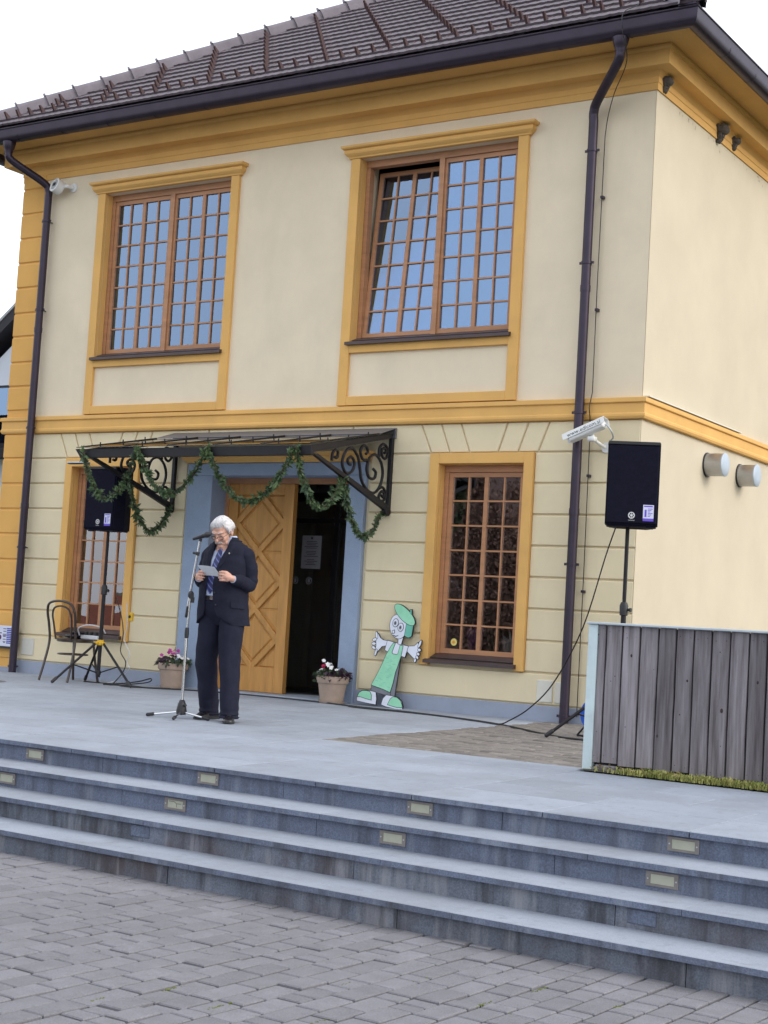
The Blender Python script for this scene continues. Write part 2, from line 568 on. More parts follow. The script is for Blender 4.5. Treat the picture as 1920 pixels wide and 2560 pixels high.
# moss tufts in the joints
mo = MB()
MOSS = mat('moss', (.11, .13, .018), 1, .35, 30, .5, 120)
for (px_, py_) in ((1.93, -8.62), (2.22, -8.7), (2.35, -8.05), (2.72, -8.35), (2.52, -7.75), (3.05, -8.05), (2.95, -7.55), (3.3, -7.6), (1.85, -8.95), (2.05, -9.05), (2.9, -7.95), (2.6, -8.6), (3.35, -7.95), (1.6, -8.1)):
    for k in range(rng.choice((8, 14, 22))):
        a = rng.uniform(-1, 1) * rng.choice((.5, 1, 1.6))
        p = Vector((px_, py_, ZP - .004)) + PD * a * .05 + PE * rng.gauss(0, .005)
        mo.ell(p, (.003 + rng.random() * .002, .003 + rng.random() * .002, .003 + .002 * rng.random()), 6)
mo.build('moss', MOSS, smooth=80, kind='stuff', label='yellow green moss tufts growing in the plaza paver joints', cat='moss')

# terrace -----------------------------------------------------------------
TB = MB()
TB.add([(-14, -5.4, gz(-5.4) - .016), (8, -5.9, gz(-5.9) - .016), (8, .2, gz(.2) - .016), (-14, .2, gz(.2) - .016)], [(0, 1, 2, 3)])
terrace = TB.build('terrace', JOINT, kind='structure')
def dark_edge(o):  # riser tone on upright faces: sawn edges, with their shade put into the colour
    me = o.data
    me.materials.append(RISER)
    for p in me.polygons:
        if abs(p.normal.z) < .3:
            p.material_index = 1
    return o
def slab_poly(poly, th=.03, c=.004):
    mb = MB()
    n = len(poly)
    ins = inset(poly, c)
    vs = [(x, y, gz(y) - th) for x, y in poly] + [(x, y, gz(y) - c) for x, y in poly] + [(x, y, gz(y)) for x, y in ins]
    fs = [tuple(range(2 * n, 3 * n)), tuple(range(n))[::-1]]
    for k in (0, 1):
        fs += [(k * n + i, k * n + (i + 1) % n, (k + 1) * n + (i + 1) % n, (k + 1) * n + i) for i in range(n)]
    return mb.add(vs, fs)
J = .0036
xe = [-14 + .8 * k for k in range(17)]
xe = [x for x in xe if x < -.85] + [-.8, 0, .75, 1.4, 2.2, 3.0, 3.8, 4.6, 5.4, 6.2, 7]
ye = [-5.55 + .4375 * k for k in range(13)] + [.12]
for i in range(len(xe) - 1):
    a, b = xe[i] + J, xe[i + 1] - J
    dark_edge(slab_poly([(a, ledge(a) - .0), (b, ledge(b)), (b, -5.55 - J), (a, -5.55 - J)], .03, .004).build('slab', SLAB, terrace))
for j in range(len(ye) - 1):
    off = .4 if j % 2 else 0
    y0, y1 = ye[j] + J, ye[j + 1] - J
    cuts = list(xe)
    if off:
        cuts = [x + .4 for x in xe if x + .4 < -1.0] + [-.8, .35, 1.4, 1.8, 2.6, 3.4, 4.2, 5, 5.8, 7]
        cuts = [-14] + cuts
    for i in range(len(cuts) - 1):
        a, b = cuts[i] + J, cuts[i + 1] - J
        xm, ym = (a + b) / 2, (y0 + y1) / 2
        if -.8 < xm < 1.4 and ym > -3.8:
            continue
        yy1 = y1
        if xm > 1.4:
            if y0 > -4.0: continue
            yy1 = min(y1, -4.0 - .035 * (xm - 1.4))
        if b < -9.6: continue
        slab_poly([(a, y0), (b, y0), (b, yy1), (a, yy1)]).build('slab', SLAB, terrace)

# patch of small pavers by the downspout
patch = MB().add([(-.8, -3.8, gz(-3.8) - .012), (1.4, -3.8, gz(-3.8) - .012), (3, .2, gz(.2) - .012), (-.8, .2, gz(.2) - .012)], [(0, 1, 2, 3)]).build('paved_patch', JOINT, kind='structure')
pl = []
for r in range(36):
    y = -3.745 + r * .104
    x = -.8 + (0 if r % 2 else .1)
    if r % 2 == 0:
        pl.append((-.75, y, .09))
    while x < 2.2:
        l = .195
        if y < -3.9 or x > 1.28 and y < -3.6: pass
        pl.append((x + l / 2 + .003, y, l))
        x += .203
pl = [q for q in pl if q[0] + q[2] / 2 < 1.40 or q[1] > -3.7]
pl = [q for q in pl if not (q[0] > -.05 and q[1] > -.1)]
pl.sort(key=lambda q: q[1])
PPM = {}
st = MB()
for i, (x, y, l) in enumerate(pl):
    rr = (rng.gauss(0, .012) + .012, rng.gauss(0, .012), rng.gauss(0, .015) )
    dz = rng.gauss(0, .003)
    if i < 300:
        if l not in PPM:
            PPM[l] = paver_mesh(.097, l, .05, .008).mesh('paver', PATCHP)
        link('paver', PPM[l], patch, loc=(x, y, gz(y) + dz), rot=rr)
    else:
        q = paver_mesh(.097, l, .05, .008)
        q.xf(Matrix.Translation((x, y, gz(y) + dz)) @ Euler(rr).to_matrix().to_4x4())
        st.join(q)
st.build('paver', PATCHP, patch, kind='stuff')

# steps -------------------------------------------------------------------
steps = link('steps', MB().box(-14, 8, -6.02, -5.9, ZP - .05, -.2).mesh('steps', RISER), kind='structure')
HR, TD = .129, .31
for k in range(4):                     # risers
    zt_ = -.023 - HR * k - .030
    zb_ = -.023 - HR * (k + 1) - (.0 if k < 3 else .02)
    x = -14 + (k * .47) % 1.45
    while x < 7.5:
        x1 = x + 1.45
        yo = -TD * k + .035
        a, b = x + .002, x1 - .002
        dy = rng.gauss(0, .0015)
        vs = []
        for yy in (0, .12):
            for xx, zz in ((a, zb_), (b, zb_), (b, zt_), (a, zt_)):
                vs.append((xx, ledge(xx) + yo + yy + dy, zz))
        mb = MB().add(vs, [(0, 1, 2, 3), (7, 6, 5, 4), (0, 4, 5, 1), (1, 5, 6, 2), (2, 6, 7, 3), (3, 7, 4, 0)])
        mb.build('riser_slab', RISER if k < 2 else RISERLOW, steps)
        x = x1
for k in (1, 2, 3):                    # treads
    z = -.023 - HR * k
    x = -14 + (k * .61) % 1.6
    while x < 7.5:
        x1 = x + 1.6
        a, b = x + .0015, x1 - .0015
        poly = [(a, ledge(a) - TD * k), (b, ledge(b) - TD * k), (b, ledge(b) - TD * (k - 1) + .04), (a, ledge(a) - TD * (k - 1) + .04)]
        ins = inset(poly, .003)
        vs = [(p[0], p[1], z - .03) for p in poly] + [(p[0], p[1], z - .003) for p in poly] + [(p[0], p[1], z) for p in ins]
        fs = [(8, 9, 10, 11), (3, 2, 1, 0)]
        for r in (0, 4):
            fs += [(r + i, r + (i + 1) % 4, r + 4 + (i + 1) % 4, r + 4 + i) for i in range(4)]
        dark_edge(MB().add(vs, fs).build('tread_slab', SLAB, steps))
        x = x1

# recessed step lights
LENS_M = mat('light_lens', (.40, .41, .32), .35, .06, 20)
LFR = mat('light_frame', (.22, .20, .19), .55, .12, 20, metal=.3)
def step_light(x, k, zc, label):
    y = ledge(x) - TD * k + .035
    r = thing('step_light', label, 'step light', (x, y, zc), -.035, 'step lights in the risers')
    f = MB()
    w, h = .082, .034
    for (a, b, c_, d) in ((-w, w, h - .012, h), (-w, w, -h, -h + .012), (-w, -w + .022, -h + .012, h - .012), (w - .022, w, -h + .012, h - .012)):
        f.box(a, b, -.007, .01, c_, d)
    f.build('frame', LFR, r)
    MB().box(-w + .022, w - .022, -.0035, .01, -h + .012, h - .012).build('lens', LENS_M, r)
    s_ = MB()
    for sx in (-1, 1):
        s_.lathe([(.004, -.0095), (.004, -.006)], 8, (sx * (w - .011), 0, 0), 'Y')
    s_.build('screw', GALV, r)
for i, x in enumerate((-1.56, -.07, 1.44, 2.96)):
    step_light(x, 0, -.098, 'recessed step light in the top riser, ' + ('at the far left of the flight', 'below the man in the suit', 'third along, left of the fence', 'nearest to the wooden fence')[i])
for i, x in enumerate((-1.48, -.05, 1.47, 2.985)):
    step_light(x, 1, -.227, 'recessed step light in the second riser, ' + ('cut by the left picture edge', 'with a cracked lens, below the man', 'third along, in the middle', 'nearest to the wooden fence side')[i])
ck = [o for o in bpy.data.objects if o.get('label', '').startswith('recessed step light in the second riser, with a cracked')][0]
MB().tube([(-.05, -.004, .014), (-.012, -.0045, .016), (.01, -.0045, .004), (.045, -.004, .006)], .0012, 4).tube([(.01, -.0045, .004), (.012, -.0045, -.016)], .0012, 4).build('crack', CABLE, ck)
# cover plates
for i, x in enumerate((-.03, 3.02)):
    y = ledge(x) - TD * 2 + .035
    o = MB().box(-.07, .07, -.006, .01, -.032, .03, .002).build('blanking_plate', RISER, None, label=('grey blanking plate in the third riser under the cracked light', 'grey blanking plate in the third riser below the right light')[i], cat='cover plate', group='blank plates in the third riser', loc=(x, y, -.353), rot=(0, 0, -.035))

# round drain cover in the terrace at the left
dc = thing('drain_cover', 'round grey drain cover set in the terrace below the left downspout', 'drain cover', (-6.75, -1.75, gz(-1.75)))
MB().lathe([(.34, -.01), (.34, .004), (.31, .006), (.31, .003), (.30, .003), (.29, .006)], 36).build('cover', mat('cast_iron', (.12, .12, .125), .7, .2, 20, .4, 90), dc, smooth=30)

# strip of grass between fence and slabs
soil = MB().add([(1.40, -4.02, .012), (8, -4.25, .01), (8, 14, .02), (1.40, 14, .02)], [(0, 1, 2, 3)]).build('lawn', mat('lawn_soil', (.06, .055, .03), 1, .3, 8, .5, 60), kind='structure')
gr = MB()
rg = random.Random(3)
for i in range(16000):
    x = rg.uniform(1.64, 5.2) if i % 14 else rg.uniform(1.5, 1.8)
    y = rg.uniform(-4.03 - .03 * (x - 1.4), -3.80)
    dens = min(1, max(.05, (x - 1.66) / .30))
    if rg.random() > dens: continue
    a = rg.uniform(0, 2 * pi); l = rg.uniform(.025, .07); w = rg.uniform(.002, .005)
    le = rg.uniform(.3, 1.2)
    l *= .45 + .9 * abs(noise.noise(Vector((x * 9, y * 14, 2)))) + .25 * rg.random()
    d = Vector((cos(a), sin(a), 0)); n_ = Vector((-sin(a), cos(a), 0))
    p = Vector((x, y, .010))
    q = p + d * l * .4 * le + Vector((0, 0, l * .7)); t = p + d * l * le + Vector((0, 0, l * (1 - .45 * le) + .003))
    gr.add([p - n_ * w, p + n_ * w, q + n_ * w * .8, q - n_ * w * .8, t], [(0, 1, 2, 3), (3, 2, 4)])
gr.build('grass', GRASS, kind='stuff', label='short yellow green grass strip along the foot of the fence', cat='grass')
lf = MB()
for i in range(90):
    x, y = rg.uniform(1.5, 3.2), rg.uniform(-4.06, -3.85)
    a = rg.uniform(0, 6.28)
    M_ = Matrix.Translation((x, y, .03 + rg.random() * .02)) @ Euler((rg.gauss(0, .5), rg.gauss(0, .5), a)).to_matrix().to_4x4()
    lf.join(MB().add([(-.014, 0, 0), (0, -.008, .003), (.016, 0, 0), (0, .008, .003)], [(0, 1, 2, 3)]).xf(M_))
lf.build('leaf_litter', mat('dry_leaf', (.28, .22, .10), .9, .4, 12), kind='stuff', label='dry fallen leaves scattered in the grass by the fence post', cat='leaves')

# ================================================================== BUILDING
XL, DEP = -8.42, 9.0
B = thing('library_building', 'two storey cream yellow building with ochre trim and dark tiled hip roof', 'building')

def wall_holes(x0, x1, z0, z1, holes, yf, yb):
    xs = sorted(set([x0, x1] + [h[0] for h in holes] + [h[1] for h in holes]))
    zs = sorted(set([z0, z1] + [h[2] for h in holes] + [h[3] for h in holes]))
    mb = MB()
    for i in range(len(xs) - 1):
        for j in range(len(zs) - 1):
            xm, zm = (xs[i] + xs[i + 1]) / 2, (zs[j] + zs[j + 1]) / 2
            if any(h[0] < xm < h[1] and h[2] < zm < h[3] for h in holes):
                continue
            a, b, c, d = xs[i], xs[i + 1], zs[j], zs[j + 1]
            mb.add([(a, yf, c), (b, yf, c), (b, yf, d), (a, yf, d)], [(0, 1, 2, 3)])
            mb.add([(a, yb, c), (b, yb, c), (b, yb, d), (a, yb, d)], [(3, 2, 1, 0)])
    for (a, b, c, d) in holes + [(x0, x1, z0, z1)]:
        for (p, q) in (((a, c), (b, c)), ((b, c), (b, d)), ((b, d), (a, d)), ((a, d), (a, c))):
            mb.add([(p[0], yf, p[1]), (q[0], yf, q[1]), (q[0], yb, q[1]), (p[0], yb, p[1])], [(0, 1, 2, 3)])
    return mb
HU = [(-7.012, -5.095, 3.83, 5.82), (-3.350, -1.445, 3.83, 5.82)]
HLW = [(-7.234, -6.283, .56, 2.532), (-2.164, -1.196, .56, 2.532)]
HD = [(-5.10, -3.20, -.05, 2.45)]
w_up = wall_holes(XL + .01, -.006, 2.95, 6.5, HU, 0.0, .34).build('front_wall', CREAM, B, label='smooth cream upper front wall')
w_lo = wall_holes(XL + .01, -.006, -.2, 2.948, HLW + HD, .018, .345).build('front_wall', RUST, B, label='rusticated cream yellow lower front wall')
MB().add([(0, 0.0, -.3), (0, DEP, -.3), (0, DEP, 6.5), (0, 0.0, 6.5)], [(0, 1, 2, 3)]).add([(0, 0, -.3), (0, 0, 6.5), (-.3, .35, 6.5), (-.3, .35, -.3)], [(0, 1, 2, 3)]).add([(-.3, .35, -.3), (-.3, DEP - .3, -.3), (-.3, DEP - .3, 6.5), (-.3, .35, 6.5)], [(3, 2, 1, 0)]).build('side_wall', SIDE, B)
MB().box(XL, XL + .3, .02, DEP, -.3, 6.5).build('side_wall', SIDE, B)
MB().box(XL + .3, -.3, DEP - .3, DEP - .01, -.3, 6.5).build('rear_wall', SIDE, B)
MB().box(XL + .3, -.3, .35, DEP - .3, 2.80, 2.98).build('upper_floor', INWALL, B)
MB().box(XL + .3, -.3, .35, DEP - .3, -.2, .045).build('ground_floor', INFLOOR, B)
MB().box(XL + .3, -.3, .35, DEP - .3, 6.3, 6.45).build('attic_floor', DARK, B)
MB().box(-5.6, -2.6, 2.6, 2.7, .045, 2.8).build('partition_wall', DIM, B)
for x in (-5.6, -2.7):
    MB().box(x, x + .1, .36, 2.6, .045, 2.8).build('partition_wall', DIM, B)
MB().box(-8.1, -.32, 3.6, 3.7, 2.98, 6.3).build('partition_wall', INWALL, B)
MB().box(-2.6, -.32, 2.9, 3.0, .045, 2.8).build('partition_wall', mat('brown_partition', (.12, .075, .05), .8, .3, 2), B)

# rusticated blocks --------------------------------------------------------
ZK = [.20 + .3045 * k for k in range(9)]     # .20 ... 2.636
YB, YFR = .02, -.004
GRV = .0095
def block(poly):
    MB().cprism(poly, XZ, YB, YFR, .0075).build('plaster_block', RUST, w_lo)
for k in range(8):
    z0, z1 = ZK[k] + GRV, ZK[k + 1] - GRV
    segs = [(-8.03, -5.475), (-3.0, -.004)] if z1 < .52 else [(-8.03, -7.337), (-6.18, -5.475), (-3.0, -2.267), (-1.093, -.004)]
    for a, b in segs:
        a2 = a + (0 if a in (-6.18, -1.093) else 0)
        block([(a2 + .002, z0), (b - .002, z0), (b - .002, z1), (a2 + .002, z1)])
z0, z1 = ZK[8] + GRV, 2.935
def band(xa, xb, lines):
    """split the row above the windows by slanted joints (bottom x, top x)"""
    L = [(xa, xa)] + lines + [(xb, xb)]
    for i in range(len(L) - 1):
        (b0, t0), (b1, t1) = L[i], L[i + 1]
        e = .008 if i else 0
        f = .008 if i < len(L) - 2 else 0
        if max(t1 - t0, b1 - b0) < .03: continue
        block([(b0 + e, z0), (b1 - f, z0), (t1 - f, z1), (t0 + e, z1)])
VR = [(-2.277, -2.410), (-2.06, -2.175), (-1.832, -1.945), (-1.508, -1.412), (-1.284, -1.182), (-1.062, -.952)]
VL = [(a - 5.077, b - 5.077) for a, b in VR]
band(-8.03, -.004, VL + [(-5.2, -5.2)] + [(-3.25, -3.25)] + VR)
# plinth
MB().box(-8.44, -5.432, -.013, .018, -.15, .196, .004).build('plinth', PLINTH, B)
MB().box(-3.035, -.003, -.013, .018, -.15, .196, .004).build('plinth', PLINTH, B)
MB().box(.0005, .014, .0, DEP, -.15, .19).build('plinth', PLINTH, B)

# quoins at the left corner
zq = [.20, .478, .776, 1.085, 1.398, 1.712, 2.015, 2.325, 2.637, 2.94]
zq2 = [3.225, 3.525, 3.825, 4.147, 4.44, 4.76, 5.07, 5.38, 5.69, 6.0, 6.18]
def quoin(z0, z1):
    mb = MB().box(XL, -8.03, -.03, .40, z0 + .008, z1 - .008, .012)
    mb.build('quoin', QUOIN, B)
for a, b in list(zip(zq[:-1], zq[1:])) + list(zip(zq2[:-1], zq2[1:])):
    quoin(a, b)
MB().box(XL + .012, -8.035, -.015, .36, .1, 6.2).build('quoin_core', QUOIN, B)

def sweep(prof, name, mt, parent, a=0.0, smooth=None, xl=XL, closed=True):
    """profile (offset outwards, z) swept round left side, front and right side with mitred corners"""
    n = len(prof)
    vs = []
    for o, z in prof:
        vs += [(xl - o, DEP, z), (xl - o, -o, z), (o, -o, z), (o, DEP, z)]
    fs = []
    for i in range(n if closed else n - 1):
        j = (i + 1) % n
        for k in range(3):
            fs.append((i * 4 + k, i * 4 + k + 1, j * 4 + k + 1, j * 4 + k))
    return MB().add(vs, fs).build(name, mt, parent, smooth)

# string course
sweep([(-.02, 2.94), (.030, 2.94), (.040, 2.945), (.050, 2.965), (.050, 2.985), (.042, 3.0), (.042, 3.088), (.058, 3.094), (.062, 3.10), (.060, 3.138), (.01, 3.15), (-.02, 3.15)], 'string_course', OCHRE, B, smooth=25)
MB().box(.002, .064, .02, 2.55, 3.152, 3.163).build('flashing', PANELW, B)
# main cornice
sweep([(-.02, 6.10), (.016, 6.10), (.016, 6.165), (.024, 6.172), (.024, 6.225), (.05, 6.262), (.065, 6.272), (.192, 6.272), (.192, 6.415), (.200, 6.422), (.212, 6.435), (.215, 6.452), (.205, 6.462), (.215, 6.468), (.30, 6.485), (.46, 6.53), (.46, 6.60), (-.02, 6.60)], 'cornice', OCHRE, B, smooth=22)

# gutter
gp = []
R_ = .076
for k in range(13):
    a = pi + pi * k / 12
    gp.append((.545 + R_ * cos(a) * 1.0, 6.50 + R_ * sin(a)))
prof = [(.462, 6.575)] + gp + [(.628, 6.57), (.637, 6.574), (.640, 6.582), (.634, 6.588), (.624, 6.584)]
inn = [(.620, 6.572)] + [(.545 + (R_ - .004) * cos(pi + pi * k / 12), 6.50 + (R_ - .004) * sin(pi + pi * k / 12)) for k in range(12, -1, -1)] + [(.466, 6.575)]
gut = sweep(prof + inn, 'gutter', METAL, B, smooth=40)
def seam():
    mb = MB()
    pts = [(-((R_ + .003) * cos(pi + pi * k / 12)), (R_ + .003) * sin(pi + pi * k / 12)) for k in range(13)]
    for k in range(12):
        (p, q), (r, t) = pts[k], pts[k + 1]
        mb.add([(0, p, q), (0, r, t), (.016, r, t), (.016, p, q)], [(0, 1, 2, 3)])
    return mb.mesh('gutter_seam', METAL, 60)
SM = seam()
for x in [-8.7 + .72 * k for k in range(0, 13)]:
    link('gutter_seam', SM, gut, loc=(x, -.545, 6.50))
for y in [.25 + .72 * k for k in range(12)]:
    link('gutter_seam', SM, gut, loc=(.545, y, 6.50), rot=(0, 0, pi / 2))
# sheet apron above the gutter
sweep([(.40, 6.605), (.56, 6.598), (.60, 6.60), (.60, 6.606), (.40, 6.635)], 'eave_flashing', METAL, B)
MB().box(.42, .60, -.60, -.44, 6.608, 6.76, .01).build('corner_cap', METAL, B)

def smooth_path(pts, n=6):
    P = [Vector(p) for p in pts]
    P = [P[0] * 2 - P[1]] + P + [P[-1] * 2 - P[-2]]
    out = []
    for i in range(1, len(P) - 2):
        for k in range(n):
            t = k / n
            a, b, c, d = P[i - 1], P[i], P[i + 1], P[i + 2]
            out.append(.5 * ((2 * b) + (c - a) * t + (2 * a - 5 * b + 4 * c - d) * t * t + (3 * b - a - 3 * c + d) * t ** 3))
    out.append(P[-2])
    return out
def downspout(x, xo, label):
    o = MB().tube(smooth_path([(xo, -.545, 6.36), (xo, -.545, 6.30), (xo + (x - xo) * .10, -.50, 6.215), (xo + (x - xo) * .86, -.165, 6.02), (x, -.105, 5.93), (x, -.10, 5.84)], 5) + [(x, -.10, 4.0), (x, -.10, 2.2), (x, -.10, gz(0) - .01)], .046, 16).build('downspout', METAL, B, 50, label=label)
    MB().lathe([(.042, .03), (.050, .032), (.052, .06), (.062, .08), (.082, .155), (.080, .16)], 18, (xo, -.545, 6.275)).build('funnel', METAL, o, 40)
    for z in (5.55, 4.45, 3.0, 1.55, .12):
        c = MB().lathe([(.047, -.013), (.053, -.013), (.053, .013), (.047, .013)], 16, (x, -.10, z))
        c.box(x - .075, x - .05, -.106, -.094, z - .012, z + .012)
        c.box(x + .05, x + .075, -.106, -.094, z - .012, z + .012)
        c.box(x - .006, x + .006, -.06, .02, z - .006, z + .006)
        c.build('clamp', METAL, o, 40)
    for z in (4.2, 2.05):
        MB().lathe([(.047, -.03), (.050, -.03), (.050, .03), (.047, .03)], 16, (x, -.10, z)).build('sleeve', METAL, o, 40)
downspout(-.600, -.15, 'dark brown downspout near the right corner')
downspout(-7.90, -8.17, 'dark brown downspout beside the left quoins')

# ------------------------------------------------------------- roof
SLP = .67
UPS = Vector((0, 1, SLP)).normalized(); NRM = Vector((0, -SLP, 1)).normalized()
EV = Vector((0, -.60, 6.62))
xa, xb = XL - .58, .58
run = (xb - xa) / 2
ridge_z = EV.z + SLP * run
und = MB()
A, Bp, Cc, Dd = (xa, -.58, 6.615), (xb, -.58, 6.615), (xb, DEP + .58, 6.615), (xa, DEP + .58, 6.615)
r0, r1 = ((xa + xb) / 2, -.58 + run, ridge_z - .01), ((xa + xb) / 2, DEP + .58 - run, ridge_z - .01)
und.add([A, Bp, Cc, Dd, r0, r1], [(0, 1, 4), (1, 2, 5, 4), (2, 3, 5), (3, 0, 4, 5)])
roof = und.build('roof', TILE, B)
TW, TE = .20, .30
def tile_mesh():
    prof = [(0, .007), (.012, .010), (.030, .007), (.055, .005), (.085, .007), (.112, .010), (.138, .007), (.165, .005), (.195, .006), (.222, .008)]
    prof = [(u * .9, h) for u, h in prof]
    n = len(prof)
    vs = []
    for v, lift in ((0, .030), (.36, .002)):
        vs += [(u, v + (.004 * sin(u * 40) if v == 0 else 0), h + lift) for u, h in prof]
    vs += [(u, .004 * sin(u * 40), h + .030 - .024) for u, h in prof]
    fs = []
    for i in range(n - 1):
        fs.append((i, i + 1, n + i + 1, n + i))
        fs.append((2 * n + i, 2 * n + i + 1, i + 1, i))
    return MB().add(vs, fs)
# local tile frame -> world
def roof_m(x, s, jit=0.0):
    o = EV + UPS * s
    M_ = Matrix.Identity(4)
    ux = Vector((1, 0, 0)); 
    for i in range(3):
        M_[i][0], M_[i][1], M_[i][2] = ux[i], UPS[i], NRM[i]
    M_[0][3], M_[1][3], M_[2][3] = x, o.y, o.z
    return M_ @ Matrix.Rotation(jit, 4, 'Z')
tl = []
cs = 1 / sqrt(1 + SLP * SLP)
for r in range(19):
    s = r * TE
    t = s * cs
    x = xa - .05
    while x < xb:
        xc = x + TW / 2
        if xc > xa + t - .08 and xc < xb - t + .08:
            p = EV + UPS * s
            px, py, z = project((xc, p.y, p.z))
            tl.append((0 if py > -40 and px < 1960 else 1, z, x, s, r))
        x += TW
tl.sort()
TMB = tile_mesh(); TME = TMB.mesh('shingle', TILE, 50)
st = MB()
for i, (ins, z, x, s, r) in enumerate(tl):
    M_ = roof_m(x + rng.gauss(0, .002), s + rng.gauss(0, .003), rng.gauss(0, .006))
    if i < 300:
        o = link('shingle', TME, roof)
        o.matrix_local = M_
    else:
        q = MB().join(TMB)
        st.join(q.xf(M_))
st.build('shingle', TILE, roof, 50, kind='stuff')
# right and left slopes in the same tiles, too steeply seen to tell apart
st = MB()
for side in (1, -1):
    for r in range(17):
        s = r * TE; t = s * cs
        y = -.58
        while y < DEP + .58:
            if -.58 + t + .45 < y + TW / 2 < DEP + .58 - t - .45 and y < 6:
                ux = Vector((0, 1, 0)) if side > 0 else Vector((0, -1, 0))
                us = Vector((-side * cs, 0, SLP * cs)); nn = Vector((side * SLP * cs, 0, cs))
                o = Vector((xb - .06 if side > 0 else xa + .06, y if side > 0 else y + TW, 6.585)) + us * s
                M_ = Matrix.Identity(4)
                for i in range(3):
                    M_[i][0], M_[i][1], M_[i][2], M_[i][3] = ux[i], us[i], nn[i], o[i]
                q = MB().join(TMB); st.join(q.xf(M_))
            y += TW
st.build('shingle', TILE, roof, 50, kind='stuff')
# hip tiles
def hip_tile():
    vs, fs = [], []
    n = 9
    for (v, r) in ((0, .130), (.05, .120), (.40, .105)):
        for k in range(n):
            a = pi * k / (n - 1)
            vs.append((r * cos(a), v, r * sin(a) * .95 - (.05 if k in (0, n - 1) else 0)))
    for j in range(2):
        for k in range(n - 1):
            fs.append((j * n + k, j * n + k + 1, (j + 1) * n + k + 1, (j + 1) * n + k))
    mb = MB().add(vs, fs)
    b = len(mb.v)
    mb.add([(r * cos(pi * k / 8), 0, r * sin(pi * k / 8) * .8) for r in (.130, .11) for k in range(9)], [(k, k + 1, 10 + k, 9 + k) for k in range(8)])
    # raised clip at the lower end
    mb.prism([(-.028, .095), (.028, .095), (.010, .150), (-.010, .150)], lambda a, b_, d: (a, d, b_), -.012, .012)
    mb.prism([(.012, .095), (.06, .095), (.014, .13)], lambda a, b_, d: (d, a, b_), -.006, .006)
    return mb
HM = hip_tile().mesh('hip_tile', HIPT, 50)
for sx in (1, -1):
    d = Vector((sx, 1, SLP)).normalized()
    side = d.cross(Vector((0, 0, 1))).normalized()
    up = side.cross(d).normalized()
    st0 = Vector((xa if sx > 0 else xb, -.60, 6.645))
    for k in range(17):
        o = link('hip_tile', HM, roof)
        p = st0 + d * (k * .375 + .02)
        M_ = Matrix.Identity(4)
        for i in range(3):
            M_[i][0], M_[i][1], M_[i][2], M_[i][3] = side[i], d[i], up[i], p[i]
        o.matrix_local = M_
# snow hooks
hk = MB().prism([(0, .02), (.07, .02), (.012, .125), (0, .125)], lambda a, b_, d: (d, a, b_), -.013, .013)
hk.box(-.013, .013, .02, .2, .022, .030)
HKM = hk.mesh('snow_hook', TILEDK)
for i in range(0, 72):
    for r in range(1, 17):
        x = xa + .05 + TW * i - (r - 1) * TW + TW / 2
        t = r * TE * cs
        if not (r == 1 or i % 4 == 2): continue
        if xa + t + .15 < x < xb - t - .15:
            o = link('snow_hook', HKM, roof)
            o.matrix_local = roof_m(x, r * TE + .01)
# lightning wire from roof down beside the right downspout
lw = smooth_path([(-.2, -.05, 7.0), (-.02, -.5, 6.74), (-.08, -.665, 6.62), (-.085, -.66, 6.45), (-.09, -.52, 6.22), (-.33, -.24, 6.04), (-.47, -.06, 5.88), (-.50, -.04, 5.7)], 5) + [(-.505, -.04, 4.2), (-.50, -.04, 3.2), (-.505, -.085, 3.05), (-.505, -.04, 2.9), (-.50, -.035, 1.5), (-.50, -.035, .12)]
lwo = MB().tube(lw, .0045, 6).build('lightning_wire', CABLE, B)
for z in (5.1, 4.0, 2.4, 1.3, .15):
    MB().box(-.515, -.485, -.05, .0, z - .012, z + .012).build('clip', METAL, lwo)

